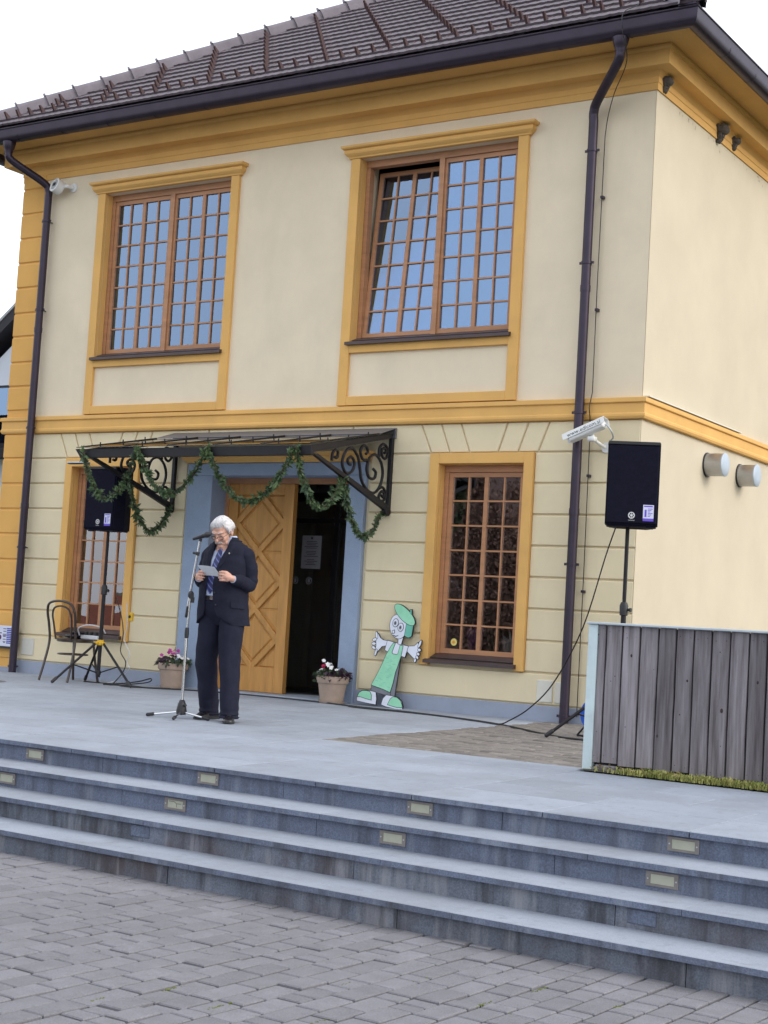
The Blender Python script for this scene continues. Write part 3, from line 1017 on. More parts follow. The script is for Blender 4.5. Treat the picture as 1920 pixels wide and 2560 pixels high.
# ------------------------------------------------------------- windows
def window(xo0, xo1, zo0, zo1, jamb, hood, panel, ncol, nrow, label, tilt=False, cmull=True, top_box=.075):
    """xo.. outer edges of surround; opening = inside of the jambs"""
    w = link('window', None, B, label=label)
    x0, x1 = xo0 + jamb, xo1 - jamb
    zb = zo0
    sur = MB()
    yf = -.038
    lo = 3.155 if panel else zo0 - .055
    sur.box(xo0, x0, yf, .012, lo, zo1 + (0 if hood else jamb), .003)
    sur.box(x0 + .0006, x0 + .005, .0125, .0885, zo0 + .02, zo1 - .001)
    sur.build('jamb', OCHRE, w)
    sur = MB()
    sur.box(x1, xo1, yf, .012, lo, zo1 + (0 if hood else jamb), .003)
    sur.box(x1 - .005, x1 - .0006, .0125, .0885, zo0 + .02, zo1 - .001)
    sur.build('jamb', OCHRE, w)
    if not hood:
        sur = MB().box(x0 + .0005, x1 - .0005, yf, .012, zo1, zo1 + jamb, .003)
        sur.box(x0 + .006, x1 - .006, .0125, .0885, zo1 - .005, zo1 - .0006)
        sur.build('lintel', OCHRE, w)
    if hood:
        prof = [(.0, zo1 + .0), (.045, zo1 + .002), (.05, zo1 + .018), (.066, zo1 + .03), (.082, zo1 + .05), (.086, zo1 + .075), (.08, zo1 + .09), (.105, zo1 + .098), (.115, zo1 + .11), (.115, zo1 + .13), (0, zo1 + .145)]
        xa_, xb_ = xo0, xo1
        vs = []
        for o, z in prof:
            q = max(0, o - .02)
            vs += [(xa_ - q, .01, z), (xa_ - q, -o, z), (xb_ + q, -o, z), (xb_ + q, .01, z)]
        fs = []
        for i in range(len(prof) - 1):
            for k in range(3):
                fs.append((i * 4 + k, i * 4 + k + 1, (i + 1) * 4 + k + 1, (i + 1) * 4 + k))
        MB().add(vs, fs).build('hood', OCHRE, w, 25)
    if panel:
        MB().box(x0 + .0005, x1 - .0005, yf, .012, 3.715, 3.80, .003).build('apron_rail', OCHRE, w)
        MB().box(x0 + .0005, x1 - .0005, yf, .012, 3.155, 3.25, .003).build('apron_rail', OCHRE, w)
    # sill
    sl = MB()
    sl.prism([(-.085, zb - .035), (-.085, zb - .005), (-.075, zb), (.13, zb + .04), (.13, zb - .03)], lambda a, b_, d: (d, a, b_), x0 - .03, x1 + .03)
    sl.prism([(-.01, zb + .025), (.12, zb + .075), (.12, zb + .02), (-.01, zb + .02)], lambda a, b_, d: (d, a, b_), x0 + .012, x1 - .012)
    sl.build('sill', SILL, w)
    # fixed frame
    yw = .115
    fz0, fz1 = zb + .06, zo1
    fr = MB()
    F_ = .052
    ft = top_box
    fr.box(x0 + .001, x0 + F_, yw - .02, yw + .06, fz0, fz1 - ft)
    fr.box(x1 - F_, x1 - .001, yw - .02, yw + .06, fz0, fz1 - ft)
    fr.box(x0 + .001, x1 - .001, yw - .025, yw + .06, fz1 - ft + .001, fz1)
    fr.box(x0 + .004, x1 - .004, yw - .012, yw + .06, fz0 - .03, fz0 - .001)
    xm = (x0 + x1) / 2
    if cmull:
        fr.box(xm - .030, xm + .030, yw - .028, yw + .02, fz0 - .001, fz1 - ft)
    fr.build('frame', WOODF, w)
    zs0, zs1 = fz0 + .002, fz1 - ft - .002
    S = .046
    def sash(a, b, ncols, thick_mid, M_=None):
        mb = MB()
        ya, yb = yw - .008, yw + .045
        mb.box(a, a + S, ya, yb, zs0, zs1)
        mb.box(b - S, b, ya, yb, zs0, zs1)
        mb.box(a + S, b - S, ya + .0015, yb, zs1 - S, zs1)
        mb.box(a + S, b - S, ya + .0015, yb, zs0, zs0 + S + .01)
        ga, gb, gc, gd = a + S, b - S, zs0 + S + .01, zs1 - S
        tm, tn = (.044, .0165)
        inner = (gb - ga) - tm - tn * (ncols - 2)
        pw = inner / ncols
        xs_, x = [], ga
        for c in range(ncols):
            xs_.append((x, x + pw))
            x += pw
            if c < ncols - 1:
                t = tm if c == ncols // 2 - 1 else tn
                mb.box(x, x + t, ya + (.003 if t == tm else .006), yb - .005, gc, gd)
                x += t
        ph = ((gd - gc) - tn * (nrow - 1)) / nrow
        z = gc
        zz = []
        for r in range(nrow):
            zz.append((z, z + ph)); z += ph
            if r < nrow - 1:
                for (p, q) in xs_:
                    mb.box(p, q, ya + .008, yb - .006, z, z + tn)
                z += tn
        o = mb.build('sash', WOODF, w)
        pm = MB().box(-pw / 2, pw / 2, -.0025, .0025, -ph / 2, ph / 2).mesh('pane', GLASS if panel else GLASSL)
        panes = []
        for (p, q) in xs_:
            for (r0_, r1_) in zz:
                panes.append(link('pane', pm, w, loc=((p + q) / 2, yw + .018, (r0_ + r1_) / 2), rot=(rng.gauss(0, .006), 0, rng.gauss(0, .007))))
        if M_ is not None:
            for q in [o] + panes:
                q.matrix_local = M_ @ q.matrix_basis
    if cmull:
        l_m = None
        if tilt:
            l_m = Matrix.Translation((0, yw, zs0)) @ Matrix.Rotation(radians(-5.2), 4, 'X') @ Matrix.Translation((0, -yw + .012, -zs0))
        sash(x0 + F_ + .002, xm - .012, ncol // 2, 0, l_m)
        sash(xm + .012, x1 - F_ - .002, ncol // 2, 0)
    else:
        sash(x0 + F_ + .002, x1 - F_ - .002, ncol, 0)
    return w
window(-7.125, -4.982, 3.83, 5.82, .115, True, True, 8, 7, 'closed upper window above the left end of the canopy')
window(-3.463, -1.332, 3.83, 5.82, .115, True, True, 8, 7, 'upper window with its left sash tilted inwards', tilt=True)
wr = window(-2.267, -1.093, .56, 2.53, .105, False, False, 4, 7, 'tall ground floor window behind the right downspout side', cmull=False)
wl = window(-7.337, -6.18, .56, 2.53, .105, False, False, 4, 7, 'tall ground floor window behind the chair', cmull=False)

# round yellow sticker in the right ground-floor window
sk = thing('window_sticker', 'round yellow sticker in the bottom corner of the right lower window', 'sticker', (-1.965, .127, .745))
MB().lathe([(.036, -.001), (.036, .001)], 24, (0, 0, 0), 'Y').build('disc', mat('sticker_yellow', (.70, .62, .18), .5, .05, 30), sk)
MB().lathe([(.016, -.0025), (.016, -.0015)], 12, (0, 0, 0), 'Y').build('print', mat('sticker_orange', (.75, .28, .05), .5, .1, 30), sk)

# wrapped flowers on the inner sill of the right window
MB().box(-2.2, -1.15, .36, .62, .52, .56).build('inner_sill', INWALL, wr)
PURP = mat('purple_wrap', (.26, .05, .30), .5, .3, 20)
for i, (x, c, h) in enumerate(((-1.93, PURP, .30), (-1.70, LEAFD, .33), (-1.52, PAPER, .24), (-1.33, PINK, .27))):
    t = thing('wrapped_bouquet', ('bouquet in purple wrapping behind the round sticker', 'green stemmed bouquet behind the right lower window', 'bouquet in white paper behind the right lower window', 'bouquet in pink wrapping behind the right lower window')[i], 'bouquet', (x, .47, .56), 0, 'bouquets on the inner window sill')
    mb = MB()
    for k in range(10):
        a = 2 * pi * k / 10
        b_ = a + 2 * pi / 10
        r = .09 + .03 * (k % 2)
        mb.add([(.02 * cos(a), .02 * sin(a), 0), (.02 * cos(b_), .02 * sin(b_), 0), (.09 * cos(b_), .07 * sin(b_), h), (r * cos(a), r * .8 * sin(a), h + .05 * (k % 3))], [(0, 1, 2, 3)])
    mb.build('wrapping', c, t)
    st_ = MB()
    for k in range(9):
        a = rng.uniform(0, 6.28)
        st_.tube([(0, 0, .02), (.03 * cos(a), .03 * sin(a), h * .6), (.10 * cos(a), .06 * sin(a), h + rng.uniform(.0, .14))], .006, 5)
    st_.build('stems', LEAFD, t)
# reading shelves inside, dimly seen
for k, z in enumerate((.95, 1.35, 1.75)):
    MB().box(-2.4, -.9, 1.6, 1.85, z, z + .03).build('shelf', mat('shelf_wood%d' % k, (.25, .13, .06), .6, .2, 5), B)
# white net curtain inside the left ground-floor window
cu = MB()
nx = 60
for i in range(nx):
    xa_, xb_ = -7.2 + .9 * i / nx, -7.2 + .9 * (i + 1) / nx
    ya_, yb_ = .235 + .014 * sin(i * .9), .235 + .014 * sin((i + 1) * .9)
    cu.add([(xa_, ya_, 1.35), (xb_, yb_, 1.35), (xb_, yb_, 2.4), (xa_, ya_, 2.4)], [(0, 1, 2, 3)])
cuo = cu.build('curtain', mat('net_curtain', (.75, .75, .74), .9, .05, 10), None, 60)
tag(cuo, 'white curtain hanging inside the left ground floor window', 'curtain')

# ------------------------------------------------------------- door
ds = MB()
ds.box(-5.43, -5.07, -.045, .22, -.02, 2.4125, .006)
ds.box(-3.24, -3.035, -.045, .22, -.02, 2.4125, .006)
ds.box(-5.43, -3.035, -.045, .22, 2.4135, 2.555, .006)
ds.build('door_surround', GRAN, B)
prof = [(.0, 2.556), (.06, 2.558), (.066, 2.575), (.085, 2.59), (.10, 2.61), (.10, 2.625), (.125, 2.635), (.13, 2.66), (.02, 2.675)]
vs, fs = [], []
for o, z in prof:
    q = max(0, o - .06)
    vs += [(-5.45 - q, .01, z), (-5.45 - q, -o, z), (-3.02 + q, -o, z), (-3.02 + q, .01, z)]
for i in range(len(prof) - 1):
    for k in range(3):
        fs.append((i * 4 + k, i * 4 + k + 1, (i + 1) * 4 + k + 1, (i + 1) * 4 + k))
MB().add(vs, fs).build('door_hood', OCHRE, B, 25)
MB().box(-5.2, -3.1, -.10, .6, -.02, .062, .006).build('threshold', SLAB, B)
fr = MB()
fr.box(-5.069, -3.241, .205, .28, 2.352, 2.412)
fr.box(-5.069, -5.02, .205, .28, .063, 2.351)
fr.box(-3.29, -3.241, .205, .28, .063, 2.351)
fr.build('door_frame', WOODF, B)
def leaf(label):
    d = link('door', None, B, label=label)
    W_, H_ = .90, 2.285
    MB().box(0, W_, .035, .07, 0, H_).build('core', DOORW, d)
    MB().box(0, .13, 0, .035, 0, H_, .003).build('stile', DOORW, d)
    MB().box(W_ - .13, W_, 0, .035, 0, H_, .003).build('stile', DOORW, d)
    MB().box(.1305, W_ - .1305, .0005, .035, 0, .27, .003).build('rail', DOORW, d)
    MB().box(.1305, W_ - .1305, .0005, .035, 2.165, H_, .003).build('rail', DOORW, d)
    cx, hw, hh = .45, .325, .3165
    for zc in (.585, 1.2175, 1.85):
        for sx in (-1, 1):
            for sz in (-1, 1):
                p0 = Vector((cx + sx * hw, zc)); p1 = Vector((cx, zc + sz * hh))
                dd = (p1 - p0).normalized(); nn = Vector((-dd.y, dd.x)) * .031
                e = .0 if sx * sz > 0 else .0022
                poly = [tuple(p0 + nn), tuple(p0 - nn), tuple(p1 - nn), tuple(p1 + nn)]
                MB().cprism(poly, XZ, .035, .004 + e, .006).build('lattice_bar', DOORW, d)
        # raised diamond field
        k = .775
        MB().cprism([(cx - hw * k, zc), (cx, zc - hh * k), (cx + hw * k, zc), (cx, zc + hh * k)], XZ, .036, .020, .014).build('diamond_panel', DOORW, d)
    for zc in (.585, 1.2175, 1.85):        # raised triangles beside the diamonds
        for sx in (-1, 1):
            for zz in (-1, 1):
                px = cx + sx * (hw - .012)
                p = [(px, zc + zz * .085), (px, zc + zz * (hh - .008)), (cx + sx * .085, zc + zz * (hh - .008))]
                MB().cprism(p, XZ, .036, .024, .010).build('corner_panel', DOORW, d)
    return d
l1 = leaf('closed left door leaf with raised diamond pattern')
l1.location = (-5.03, .225, .065)
l2 = copy_tree(l1, B)
l2['label'] = 'right door leaf standing open into the dark hall'
l2.location = (-3.30, .30, .065); l2.rotation_euler = (0, 0, radians(86))
for ch in l1.children: pass
hd = MB()
hd.tube([(.845, -.0, 1.02), (.845, -.05, 1.02), (.74, -.055, 1.02)], .009, 8, round_cap=True)
hd.box(.825, .865, -.006, .0, .92, 1.10)
# inner glass door
gd = link('glass_door', None, B, label='inner glass door with paper notice in the dark entrance')
f_ = MB()
for (a, b) in ((-5.05, -4.98), (-4.20, -4.13), (-3.35, -3.25)):
    f_.box(a, b, 1.12, 1.17, .063, 2.35)
f_.box(-4.98, -3.35, 1.121, 1.17, 2.25, 2.35)
f_.box(-4.98, -3.35, 1.121, 1.17, 2.0, 2.05)
f_.build('frame', BLKMET, gd)
MB().box(-4.97, -3.36, 1.14, 1.146, .07, 2.24).build('pane', GLASSD, gd)
nt_ = thing('door_notice', 'white paper notice with printed lines taped to the inner glass door', 'notice', (-4.50, 1.132, 1.66))
MB().box(-.135, .135, -.001, .001, -.19, .19).build('sheet', PAPERD, nt_)
ln = MB()
ln.box(-.014, .014, -.003, -.002, .15, .175)
for k in range(15):
    if k in (5, 10): continue
    w_ = .04 + .06 * rng.random()
    ln.box(-w_, w_, -.003, -.002, .12 - k * .019, .126 - k * .019)
ln.build('print', INK, nt_)
for i, x in enumerate((-4.70, -4.51)):
    s_ = thing('door_sticker', ('round pale sticker on the inner glass door, nearer the wooden leaf', 'round pale sticker on the inner glass door, right under the notice')[i], 'sticker', (x, 1.131, 1.33), 0, 'round stickers on the glass door')
    ring = MB()
    for k in range(20):
        a, b = 2 * pi * k / 20, 2 * pi * (k + 1) / 20
        ring.add([(.042 * cos(a), -.001, .042 * sin(a)), (.042 * cos(b), -.001, .042 * sin(b)), (.033 * cos(b), -.001, .033 * sin(b)), (.033 * cos(a), -.001, .033 * sin(a))], [(0, 1, 2, 3)])
    ring.build('ring', PAPERD, s_)
    MB().box(-.014, .014, -.0015, .0, -.02, .02).build('mark', PAPERD, s_)

# ------------------------------------------------------------- small fixtures of the walls
for i, (y, z) in enumerate(((1.72, 2.712), (2.70, 2.712))):
    v = link('vent_pipe', None, B, label=('steel vent pipe stub nearer the building corner', 'steel vent pipe stub farther from the building corner')[i], loc=(0, y, z))
    MB().lathe([(.118, .0), (.118, .19), (.112, .192)], 32, (0, 0, 0), 'X').build('pipe', STAINLESS, v, 40)
    MB().lathe([(.121, .185), (.122, .199), (.116, .203), (.02, .204)], 32, (0, 0, 0), 'X').build('cap', VENTCAP, v, 40)
    MB().lathe([(.128, -.002), (.128, .012), (.117, .014)], 32, (0, 0, 0), 'X').build('collar', CABLE, v, 40)
UPL = [(-.86, .335, .083, .105, 'cream utility cover plate left of the right downspout'), (-.695, .33, .055, .10, 'cream utility cover plate half hidden by the right downspout'), (-7.765, .365, .10, .10, 'cream utility cover plate beside the left downspout')]
for i, (x, z, w_, h_, lb) in enumerate(UPL):
    u = thing('utility_cover', lb, 'cover plate', (x, -.006, z), 0, 'utility covers low on the front wall')
    MB().box(-w_, w_, -.010, .006, -h_, h_, .004).build('plate', PANELW, u)
    s_ = MB()
    for sx in (-1, 1):
        for sz in (-1, 1):
            s_.lathe([(.004, -.0125), (.005, -.009)], 8, (sx * (w_ - .014), 0, sz * (h_ - .014)), 'Y')
    s_.build('screw', GALV, u)
# swallow nests under the side cornice
for i, (y, zc, s_) in enumerate(((.14, 6.255, .10), (1.62, 6.25, .13), (2.05, 6.245, .09))):
    nn = MB()
    for k in range(70):
        a = rng.uniform(0, pi)
        t = rng.uniform(0, 1)
        r = s_ * (.25 + .75 * t) * .85
        nn.ell((.005 + r * sin(a) * .9, y + r * cos(a), zc - s_ * 1.3 * (1 - t) ** 1.2 - .005), (.02, .024, .018), 6)
    nn.ell((.03, y, zc - s_ * .35), (s_ * .75, s_ * .8, s_ * .42), 12)
    nn.build('swallow_nest', MUD, None, 70, label=('mud swallow nest at the very corner under the side cornice', 'largest mud swallow nest under the side cornice', 'small mud swallow nest beside the largest one')[i], cat='nest', group='mud nests under the side cornice')
dr = MB()
for k in range(110):
    y = rng.uniform(.2, 4.5)
    z = 6.10 - abs(rng.gauss(0, .035))
    if abs((y * 1.3) % 1 - .5) < .2: continue
    dr.add([(.003, y, z), (.003, y + rng.uniform(.004, .014), z - .005), (.003, y + .006, z - rng.uniform(.01, .035))], [(0, 1, 2)])
dr.build('wall_stain', MUD, B, kind='stuff')
# ================================================================== CANOPY
CX0, CX1, CYF = -5.70, -2.72, -1.45
ZW, ZF = 2.86, 2.545                      # glass height at wall and front
cn = thing('entrance_canopy', 'black wrought iron entrance canopy with glass top and scroll brackets', 'canopy')
def cz(y): return ZW + (ZF - ZW) * (y / CYF)
MB().box(CX0 - .01, CX1 + .02, -.03, -.006, 2.795, 2.90, .003).build('wall_plate', mat('grey_flashing', (.16, .165, .185), .5, .1, 6, metal=.4), cn)
fl = MB().prism([(-.30, cz(-.30) + .012), (-.006, 2.902), (-.006, 2.907), (-.30, cz(-.30) + .017)], lambda a, b, d: (d, a, b), CX0 - .012, CX1 + .012)
fl.build('ridge_flashing', mat('grey_flashing_top', (.16, .165, .185), .5, .1, 6, metal=.4), cn)
MB().box(CX0 + .02, CX1 + .02, CYF - .05, CYF, ZF - .105, ZF - .012, .004).build('front_beam', BLKMET, cn)
MB().prism([(CX0 + .0195, ZF - .106), (CX0 + .0195, ZF - .012), (CX0 - .06, ZF - .012)], XZ, CYF - .05, CYF).build('beam_tip', BLKMET, cn)
gs = MB().prism([(CYF - .07, cz(CYF) - .002), (-.03, cz(-.03) - .002), (-.03, cz(-.03) + .006), (CYF - .07, cz(CYF) + .006)], lambda a, b, d: (d, a, b), CX0 - .03, CX1 + .02)
gs.build('glass_sheet', GLASSC, cn)
for k in range(6):
    x = CX0 + .006 + (CX1 - CX0 - .012) * k / 5
    b_ = MB().prism([(CYF - .03, cz(CYF) + .008), (-.31, cz(-.31) + .008), (-.31, cz(-.31) + .020), (CYF - .03, cz(CYF) + .020)], lambda a, b, d: (d, a, b), x - .007, x + .007)
    o = b_.build('glazing_bar', BLKMET, cn)
    for y in (-1.2, -.85, -.5):
        MB().box(x - .004, x + .004, y - .006, y + .006, cz(y) + .0205, cz(y) + .045).build('fixing', BLKMET, o)
SCR = {
 'a': [(1160,385),(1183,418),(1168,468),(1122,455),(1103,380),(1128,292),(1180,265),(1230,330),(1246,430),(1222,530),(1170,590),(1105,560),(1058,480),(1046,400),(1032,300),(1010,250),(980,212),(940,216),(905,270),(893,345),(925,415),(975,402),(997,335),(972,282),(940,302),(946,338),(966,346)],
 'b': [(1095,258),(1113,238),(1098,195),(1066,192),(1048,240),(1068,302),(1108,310)],
 'c': [(1260,250),(1278,238),(1262,208),(1238,225),(1242,278),(1268,300),(1292,260),(1280,195),(1246,175),(1216,215),(1212,285)],
 'd': [(830,282),(850,287),(857,240),(836,224),(812,252),(806,312)],
 'e': [(1232,612),(1250,630),(1258,600),(1236,580),(1210,622),(1222,662),(1258,655),(1272,600),(1245,545),(1205,560)],
}
def a3map(x, y):
    """scroll drawing -> (distance from wall, height) measured in the plane of the bracket"""
    # affine fit of the bracket triangle: wall top, wall bottom, tip
    (x1, y1, u1, w1), (x2, y2, u2, w2), (x3, y3, u3, w3) = (1340, 100, -.011, 2.827), (1300, 760, -.013, 2.035), (720, 235, -1.273, 2.503)
    det = (x2 - x1) * (y3 - y1) - (x3 - x1) * (y2 - y1)
    a = ((x - x1) * (y3 - y1) - (x3 - x1) * (y - y1)) / det
    b = ((x2 - x1) * (y - y1) - (x - x1) * (y2 - y1)) / det
    return u1 + a * (u2 - u1) + b * (u3 - u1), w1 + a * (w2 - w1) + b * (w3 - w1)
def bracket(x, label):
    br = link('bracket', None, cn, label=label)
    mb = MB()
    mb.box(x - .022, x + .022, -.05, -.006, 2.02, 2.80, .003)
    # top rail under the glass and diagonal
    mb.prism([(CYF + .001, cz(CYF) - .075), (-.051, cz(-.05) - .055), (-.051, cz(-.05) - .006), (CYF + .001, cz(CYF) - .006)], lambda a, b, d: (d, a, b), x - .020, x + .020)
    mb.prism([(CYF + .001, ZF - .075), (-.052, 2.03), (-.052, 2.10), (CYF + .10, ZF - .075)], lambda a, b, d: (d, a, b), x - .021, x + .021)
    mb.build('frame', BLKMET, br)
    MB().lathe([(.001, -.026), (.05, -.026), (.055, 0), (.05, .026), (.001, .026)], 20, (x, -.06, 2.04), 'X').build('rosette', BLKMET, br, 40)
    for k in 'abcde':
        pts = []
        for p in SCR[k]:
            u, w = a3map(*p)
            pts.append((x, min(-.05, u), w))
        MB().tube(smooth_path(pts, 4), .0155, 6).build('scroll', BLKMET, br, 60)
    return br
bracket(CX1 - .025, 'right scrolled canopy bracket')
bracket(CX0 + .055, 'left scrolled canopy bracket')

# ------------------------------------------------------------- garland
gl_ = thing('garland', 'green fir garland looped in swags along the canopy and its brackets', 'garland')
def swag(a, b, dip, n=16):
    a, b = Vector(a), Vector(b)
    out = []
    for i in range(n + 1):
        t = i / n
        p = a.lerp(b, t)
        p.z -= dip * 4 * t * (1 - t)
        out.append(p)
    return out
YG = CYF - .075
dr0 = .09
key = [(-5.62, YG, 2.50), (-4.86, YG, 2.52), (-3.95, YG, 2.52), (-2.86, YG, 2.52)]
path1 = swag(key[0], key[1], .50) + swag(key[1], key[2], .46)[1:] + swag(key[2], key[3], .53)[1:] + swag(key[3], (-2.76, -.86, 2.30), .43)[1:] + swag((-2.76, -.86, 2.30), (-2.78, -.10, 2.03), .40)[1:]
path2 = swag((-5.62, -.80, 2.28), (-5.62, -.08, 2.06), .40)
stem = MB(); foli = MB()
rg = random.Random(21)
for path in (path1, path2):
    pp = smooth_path(path, 3)
    pp = [p + Vector((rg.gauss(0, .006), rg.gauss(0, .006), rg.gauss(0, .006))) for p in pp]
    stem.tube(pp, .013, 6)
    for i in range(len(pp) - 1):
        t = (pp[i + 1] - pp[i]); L_ = t.length; t.normalize()
        nsp = max(2, int(L_ / .0027))
        for k in range(nsp):
            c = pp[i] + (pp[i + 1] - pp[i]) * rg.random()
            d = Vector((rg.gauss(0, 1), rg.gauss(0, 1), rg.gauss(0, 1)))
            d = (d - t * d.dot(t)).normalized()
            l = rg.uniform(.036, .09) * (.85 + .75 * noise.noise(c * 5.0)) * (1.25 if rg.random() < .12 else 1)
            dd = (d * .75 + t * rg.choice((-1, 1, 1)) * rg.uniform(.3, 1.0) + Vector((0, 0, -.25))).normalized()
            side = dd.cross(Vector((rg.gauss(0, 1), rg.gauss(0, 1), rg.gauss(0, 1)))).normalized()
            w = rg.uniform(.008, .015)
            m1 = c + dd * l * .55
            tip = c + dd * l + Vector((0, 0, -.006))
            foli.add([c - side * w * .4, c + side * w * .4, m1 + side * w, m1 - side * w, tip], [(0, 1, 2, 3), (3, 2, 4)])
            # needle teeth on the sprig edge
            if k % 2 == 0:
                for sg in (-1, 1):
                    q = c + dd * l * rg.uniform(.3, .7)
                    e = q + side * sg * w * 2.6 + dd * .012
                    foli.add([q - dd * .005, q + dd * .006, e], [(0, 1, 2)])
stem.build('stem', FIRST, gl_, 60)
foli.build('foliage', FIR, gl_, kind='stuff')

# thin pale bar standing out from the wall over the left window
lb = thing('window_lamp', 'thin pale metal lamp bar standing out above the left lower window', 'lamp', (-7.03, -.16, 2.56))
MB().box(-.14, .19, -.03, .03, -.006, .012, .003).build('cover', GALV, lb)
MB().box(-.13, .18, -.026, .026, -.016, -.0065, .002).build('body', BLKMET, lb)
MB().box(.05, .08, .031, .155, -.01, .005).build('arm', BLKMET, lb)

# ================================================================== SPEAKERS
def speaker(loc, rz, label):
    t = thing('loudspeaker', label, 'loudspeaker', loc, rz, 'loudspeakers on tripod stands')
    W_, H_, D_ = .428, .705, .37
    # cabinet: tapered towards the back, origin at the bottom centre, front towards -y
    w, b = W_ / 2, W_ / 2 * .66
    pl_ = [(-w, -D_ / 2 + .015), (w, -D_ / 2 + .015), (w, 0), (b, D_ / 2), (-b, D_ / 2), (-w, 0)]
    cab = MB().cprism(pl_, XY, .02, H_, .012)
    cab.prism(inset(pl_, .012), XY, .006, .02)
    cab.build('cabinet', BLKPAINT, t)
    MB().cprism([(-w + .012, .03), (w - .012, .03), (w - .012, H_ - .035), (-w + .012, H_ - .035)], XZ, -D_ / 2 + .014, -D_ / 2 - .002, .006).build('grille', mat('grille_mesh', (.008, .008, .019), .8, .2, 30, .8, 700, spec=.1), t)
    MB().box(-w + .004, w - .004, -D_ / 2 - .004, -D_ / 2 + .02, H_ - .030, H_ - .002, .004).build('top_trim', BLKPL, t)
    em = link('emblem', None, t)
    SILV = mat('emblem_silver', (.55, .55, .56), .3, .05, 10, metal=.8)
    y = -D_ / 2 - .006
    e = MB()
    n = 28
    for k in range(n):
        a, c = 2 * pi * k / n, 2 * pi * (k + 1) / n
        r0, r1 = .020, .0275
        e.add([(r1 * cos(a), y, r1 * sin(a)), (r1 * cos(c), y, r1 * sin(c)), (r0 * cos(c), y, r0 * sin(c)), (r0 * cos(a), y, r0 * sin(a))], [(0, 1, 2, 3)])
    e.lathe([(.009, y), (.009, y + .003)], 12, (0, 0, 0), 'Y')
    for k in range(3):                     # three crossed tuning forks
        a = pi / 2 + k * pi / 3 * 2
        for s in (1, -1):
            d = Vector((cos(a) * s, sin(a) * s)); nn = Vector((-d.y, d.x)) * .0022
            p, q = d * .007, d * .021
            e.add([(p.x + nn.x, y, p.y + nn.y), (p.x - nn.x, y, p.y - nn.y), (q.x - nn.x, y, q.y - nn.y), (q.x + nn.x, y, q.y + nn.y)], [(0, 1, 2, 3)])
    e.xf(Matrix.Translation((.0, 0, .095)))
    e.build('emblem_mark', SILV, em)
    tm = text_mesh('YAMAHA', .0125, .0005)
    tm.materials.append(SILV)
    o = link('lettering', tm, em, loc=(0, y, .054), rot=(pi / 2, 0, 0))
    # hire label
    stx = .135
    lab = link('label', None, t)
    LW = mat('label_white', (.62, .63, .80), .5, .03, 10)
    LBL = mat('label_violet', (.12, .07, .52), .5, .05, 10)
    yl = -D_ / 2 - .004
    MB().box(stx - .043, stx + .043, yl - .001, yl, .075, .185).build('sheet', LW, lab)
    MB().box(stx - .043, stx + .043, yl - .0015, yl, .052, .0748).build('band', LBL, lab)
    pr = MB()
    pr.box(stx - .036, stx + .034, yl - .002, yl - .0011, .168, .178)
    pr.box(stx - .030, stx - .014, yl - .002, yl - .0011, .086, .146)
    for k in range(6):
        pr.box(stx - .004, stx + .034 - .01 * (k % 3), yl - .002, yl - .0011, .150 - .012 * k, .155 - .012 * k)
    pr.build('print', LBL, lab)
    ft = MB()
    for sx in (-1, 1):
        ft.box(sx * .15 - .03, sx * .15 + .03, -D_ / 2 + .05, -D_ / 2 + .09, -.008, .006, .002)
    ft.build('foot', BLKPL, t)
    return t
def stand(loc, rz, ptop, label, yoke, feet, yokecol):
    t = thing('speaker_stand', label, 'speaker stand', loc, 0, 'tripod stands carrying the loudspeakers')
    hub = yoke
    MB().tube([(0, 0, .075), (0, 0, ptop * .62)], .0215, 14).build('outer_tube', BLKMET, t, 50)
    MB().tube([(0, 0, ptop * .62 - .02), (0, 0, ptop + .09)], .0165, 12).build('inner_tube', BLKMET, t, 50)
    cl = MB().lathe([(.024, -.05), (.034, -.045), (.036, .03), (.026, .06), (.020, .062)], 16, (0, 0, ptop * .62))
    cl.tube([(.03, 0, ptop * .62), (.065, .0, ptop * .62)], [.010, .018], 10)
    cl.build('clamp', BLKPL, t, 40)
    yk = MB().lathe([(.026, -.03), (.036, -.028), (.036, .028), (.026, .03)], 16, (0, 0, hub))
    for a in range(3):
        f = Vector(feet[a]); d = Vector((f.x, f.y, 0)).normalized()
        yk.tube([Vector((0, 0, hub)) + d * .02, Vector((0, 0, hub - .01)) + d * .07], .020, 8)
    yk.tube([(0, -.03, hub), (.0, -.058, hub)], [.008, .015], 8)
    yk.build('leg_yoke', yokecol, t, 40)
    low = MB().lathe([(.024, .10), (.030, .105), (.030, .145), (.024, .15)], 14)
    for a in range(3):
        f = Vector(feet[a]); d = Vector((f.x, f.y, 0)).normalized()
        top = Vector((0, 0, hub - .01)) + d * .06
        lg = MB().tube([top, f + Vector((0, 0, .016))], .0135, 10).build('leg', BLKMET, t, 50)
        ax = (f - top).normalized()
        MB().tube([f + Vector((0, 0, .018)) - ax * .06, f + Vector((0, 0, .019))], .0185, 10, round_cap=True).build('rubber_foot', BLKPL, lg, 50)
        mid = top.lerp(f, .53)
        MB().tube([Vector((0, 0, .125)) + d * .025, mid], .0075, 8).build('brace', BLKMET, t, 50)
    low.build('brace_collar', BLKPL, t, 40)
    return t
